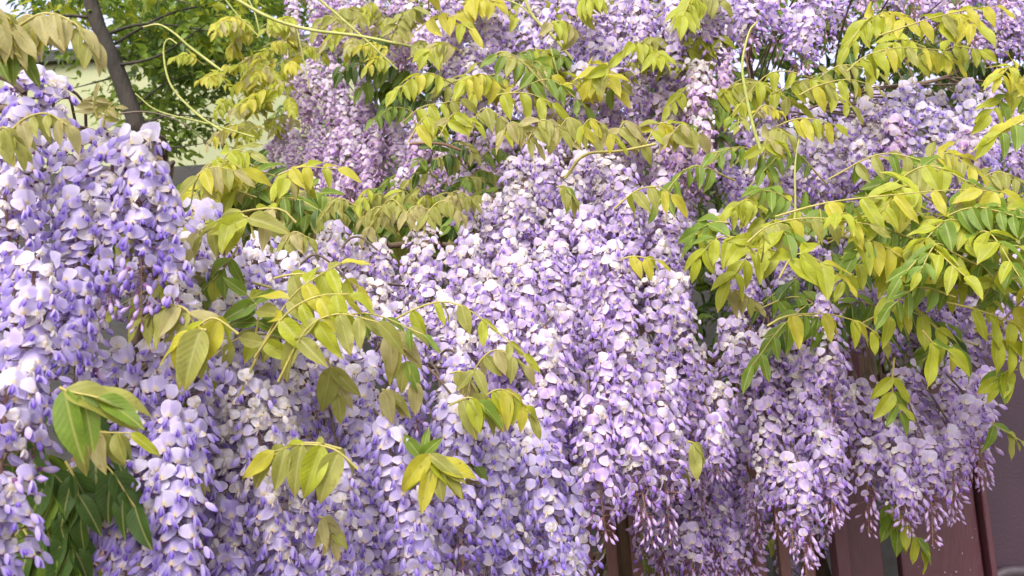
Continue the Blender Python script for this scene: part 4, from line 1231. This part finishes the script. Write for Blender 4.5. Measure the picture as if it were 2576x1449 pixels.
# --- leafy shoots between back and front
v = Vine("leafy wisteria vine without blossom, yellow green fronds at mid-left before the wall",
         (700, 1449, 2.1), [(450, 480, 1.95), (650, 470, 1.95), (880, 500, 1.95), (1100, 540, 1.95)], 'mid')
VINES.append(v)
leaf_fill(v, [(450, 450), (560, 425), (720, 435), (760, 470), (740, 510), (540, 510), (480, 500)], (1.65, 1.9), 34, ['lime', 'yellow', 'olive', 'lime', 'bronze'], (0.046, 0.06), length=(0.07, 0.12), pairs=(3, 4))
leaf_fill(v, [(680, 490), (1170, 510), (1170, 535), (760, 545)], (1.85, 2.0), 18, ['olive', 'bronze', 'olive', 'lime'], (0.036, 0.046), (1.0, 1.8), length=(0.06, 0.1), pairs=(3, 4))
hero(v, [(480, 500), (500, 440), (540, 420), (590, 430)], 1.5, 4, 0.044, ['olive', 'yellow', 'bronze'], 1.4)
hero(v, [(700, 440), (760, 420), (850, 425)], 1.6, 3, 0.046, ['yellow', 'lime'], 0.5)
leaf_fill(v, [(480, 480), (760, 490), (740, 540), (500, 540)], (1.8, 2.0), 14, ['green', 'deep', 'green'], (0.046, 0.06))
leaf_fill(v, [(680, 530), (1220, 520), (1220, 620), (680, 640)], (1.98, 2.25), 110, ['green', 'olive', 'deep', 'green'], (0.045, 0.058), length=(0.08, 0.13))
leaf_fill(v, [(440, 520), (700, 520), (760, 760), (440, 760)], (1.75, 2.0), 50, ['green', 'olive', 'deep', 'green'], (0.045, 0.058), length=(0.08, 0.13))
trunk_part(v, 0.025)

# ================================================================== realise the vines
GW, GH = 720, 405
SC = GW / IMG_W
idbuf = -np.ones((GH, GW), np.int64)
items = []
for vi, v in enumerate(VINES):
    for k, (ci, hi, lo, M, p, r) in enumerate(v.flowers):
        items.append((p + M[:, 2] * 0.004, r, vi, 0, k))
    for k, (li, hi, lo, M, p, s) in enumerate(v.leaflets):
        for q in (0.25, 0.5, 0.75):
            items.append((p + M[:, 0] * q, s * 0.17, vi, 1, k))
P = project(np.array([i[0] for i in items]))
order = np.argsort(-P[:, 2])
for j in order:
    x, y, z = P[j]
    r = max(0.6, items[j][1] / z * FPX * SC)
    x, y = x * SC, y * SC
    x0, x1, y0, y1 = int(x - r), int(x + r) + 1, int(y - r), int(y + r) + 1
    if x1 < 0 or y1 < 0 or x0 >= GW or y0 >= GH: continue
    idbuf[max(0, y0):max(0, y1), max(0, x0):max(0, x1)] = j
ids, cnt = np.unique(idbuf[idbuf >= 0], return_counts=True)
seen = {}
for j, c in zip(ids, cnt):
    it = items[j]
    seen[(it[2], it[3], it[4])] = seen.get((it[2], it[3], it[4]), 0) + int(c)

LIMIT = 300
tri_total = 0
def join(lst):
    """joined low version of many pieces"""
    groups = {}
    for (lo, M, p) in lst:
        groups.setdefault(id(lo), (lo, []))[1].append((M, p))
    big = Buf()
    for lo, mp in groups.values():
        v_, fs, c_, u_ = lo.arrays()
        Ms = np.array([m for m, _ in mp])
        Ps = np.array([p for _, p in mp])
        k, n = len(Ms), len(v_)
        vv = np.einsum('kij,nj->kni', Ms, v_) + Ps[:, None, :]
        jit = RNG.uniform(0.86, 1.10, (k, 1, 1))
        cc = np.clip(c_[None] * jit, 0, 0.9)
        base = big.n
        off = (np.arange(k) * n)[:, None, None]
        first = True
        for f in fs:
            ff = (f[None] + off).reshape(-1, f.shape[1])
            if first:
                big.add(vv.reshape(-1, 3), ff, cc.reshape(-1, 3), np.tile(u_, (k, 1)))
                first = False
            else:
                big.f.append((ff + base).astype(np.int32))
    return big

for vi, v in enumerate(VINES):
    root = link("wisteria_vine", None, None, v.base)
    root.empty_display_size = 0.1
    tag(root, v.label, "wisteria vine", v.group)
    cl = []
    for top, b in v.clusters:
        cl.append(link("flower_cluster", b.mesh("flower_cluster", M_RACHIS, True, top), root, top - v.base))
    rank = sorted(range(len(v.flowers)), key=lambda k: -seen.get((vi, 0, k), 0))
    keep = set(k for k in rank[:LIMIT] if seen.get((vi, 0, k), 0) > 0)
    rest = []
    for k, (ci, hi, lo, M, p, r) in enumerate(v.flowers):
        if k in keep:
            o = bpy.data.objects.new("flower", hi)
            COL.objects.link(o)
            o.parent = cl[ci]
            m4 = Matrix([list(M[0]) + [0], list(M[1]) + [0], list(M[2]) + [0], [0, 0, 0, 1]])
            m4.translation = Vector((p - v.clusters[ci][0]).tolist())
            o.matrix_local = m4
        else:
            rest.append((lo[0] if seen.get((vi, 0, k), 0) > 0 else lo[1], M, p))
    if rest:
        bb = join(rest)
        tag(link("blossom", bb.mesh("blossom", M_PETAL, True, v.base), root), kind="stuff")
    lv = []
    for org, b in v.leaves:
        lv.append(link("leaf", b.mesh("leaf", M_LSTALK, True, org), root, org - v.base))
    rank = sorted(range(len(v.leaflets)), key=lambda k: -seen.get((vi, 1, k), 0))
    keep = set(k for k in rank[:LIMIT] if seen.get((vi, 1, k), 0) > 0)
    rest = []
    for k, (li, hi, lo, M, p, s) in enumerate(v.leaflets):
        if k in keep:
            o = bpy.data.objects.new("leaflet", hi)
            COL.objects.link(o)
            o.parent = lv[li]
            m4 = Matrix([list(M[0]) + [0], list(M[1]) + [0], list(M[2]) + [0], [0, 0, 0, 1]])
            m4.translation = Vector((p - v.leaves[li][0]).tolist())
            o.matrix_local = m4
        else:
            rest.append((lo, M, p))
    if rest:
        tag(link("foliage", join(rest).mesh("foliage", M_LEAF, True, v.base), root), kind="stuff")
    if v.twigs.n:
        tag(link("twigs", v.twigs.mesh("twigs", M_BARK, True, v.base), root), kind="stuff")
    for name, b, mat, org in v.extra:
        link(name, b.mesh(name, mat, True, org), root, org - v.base)
    print("VINE", vi, len(v.clusters), len(v.flowers), len(v.leaves), len(v.leaflets))
tt = {}
for o in scene.objects:
    if o.type == 'MESH' and o.data.name not in tt:
        tt[o.data.name] = sum(max(0, p.loop_total - 2) for p in o.data.polygons) if len(o.data.polygons) < 20000 else len(o.data.loops) - 2 * len(o.data.polygons)
print("TRIS", sum(tt.values()), "OBJECTS", len(scene.objects))
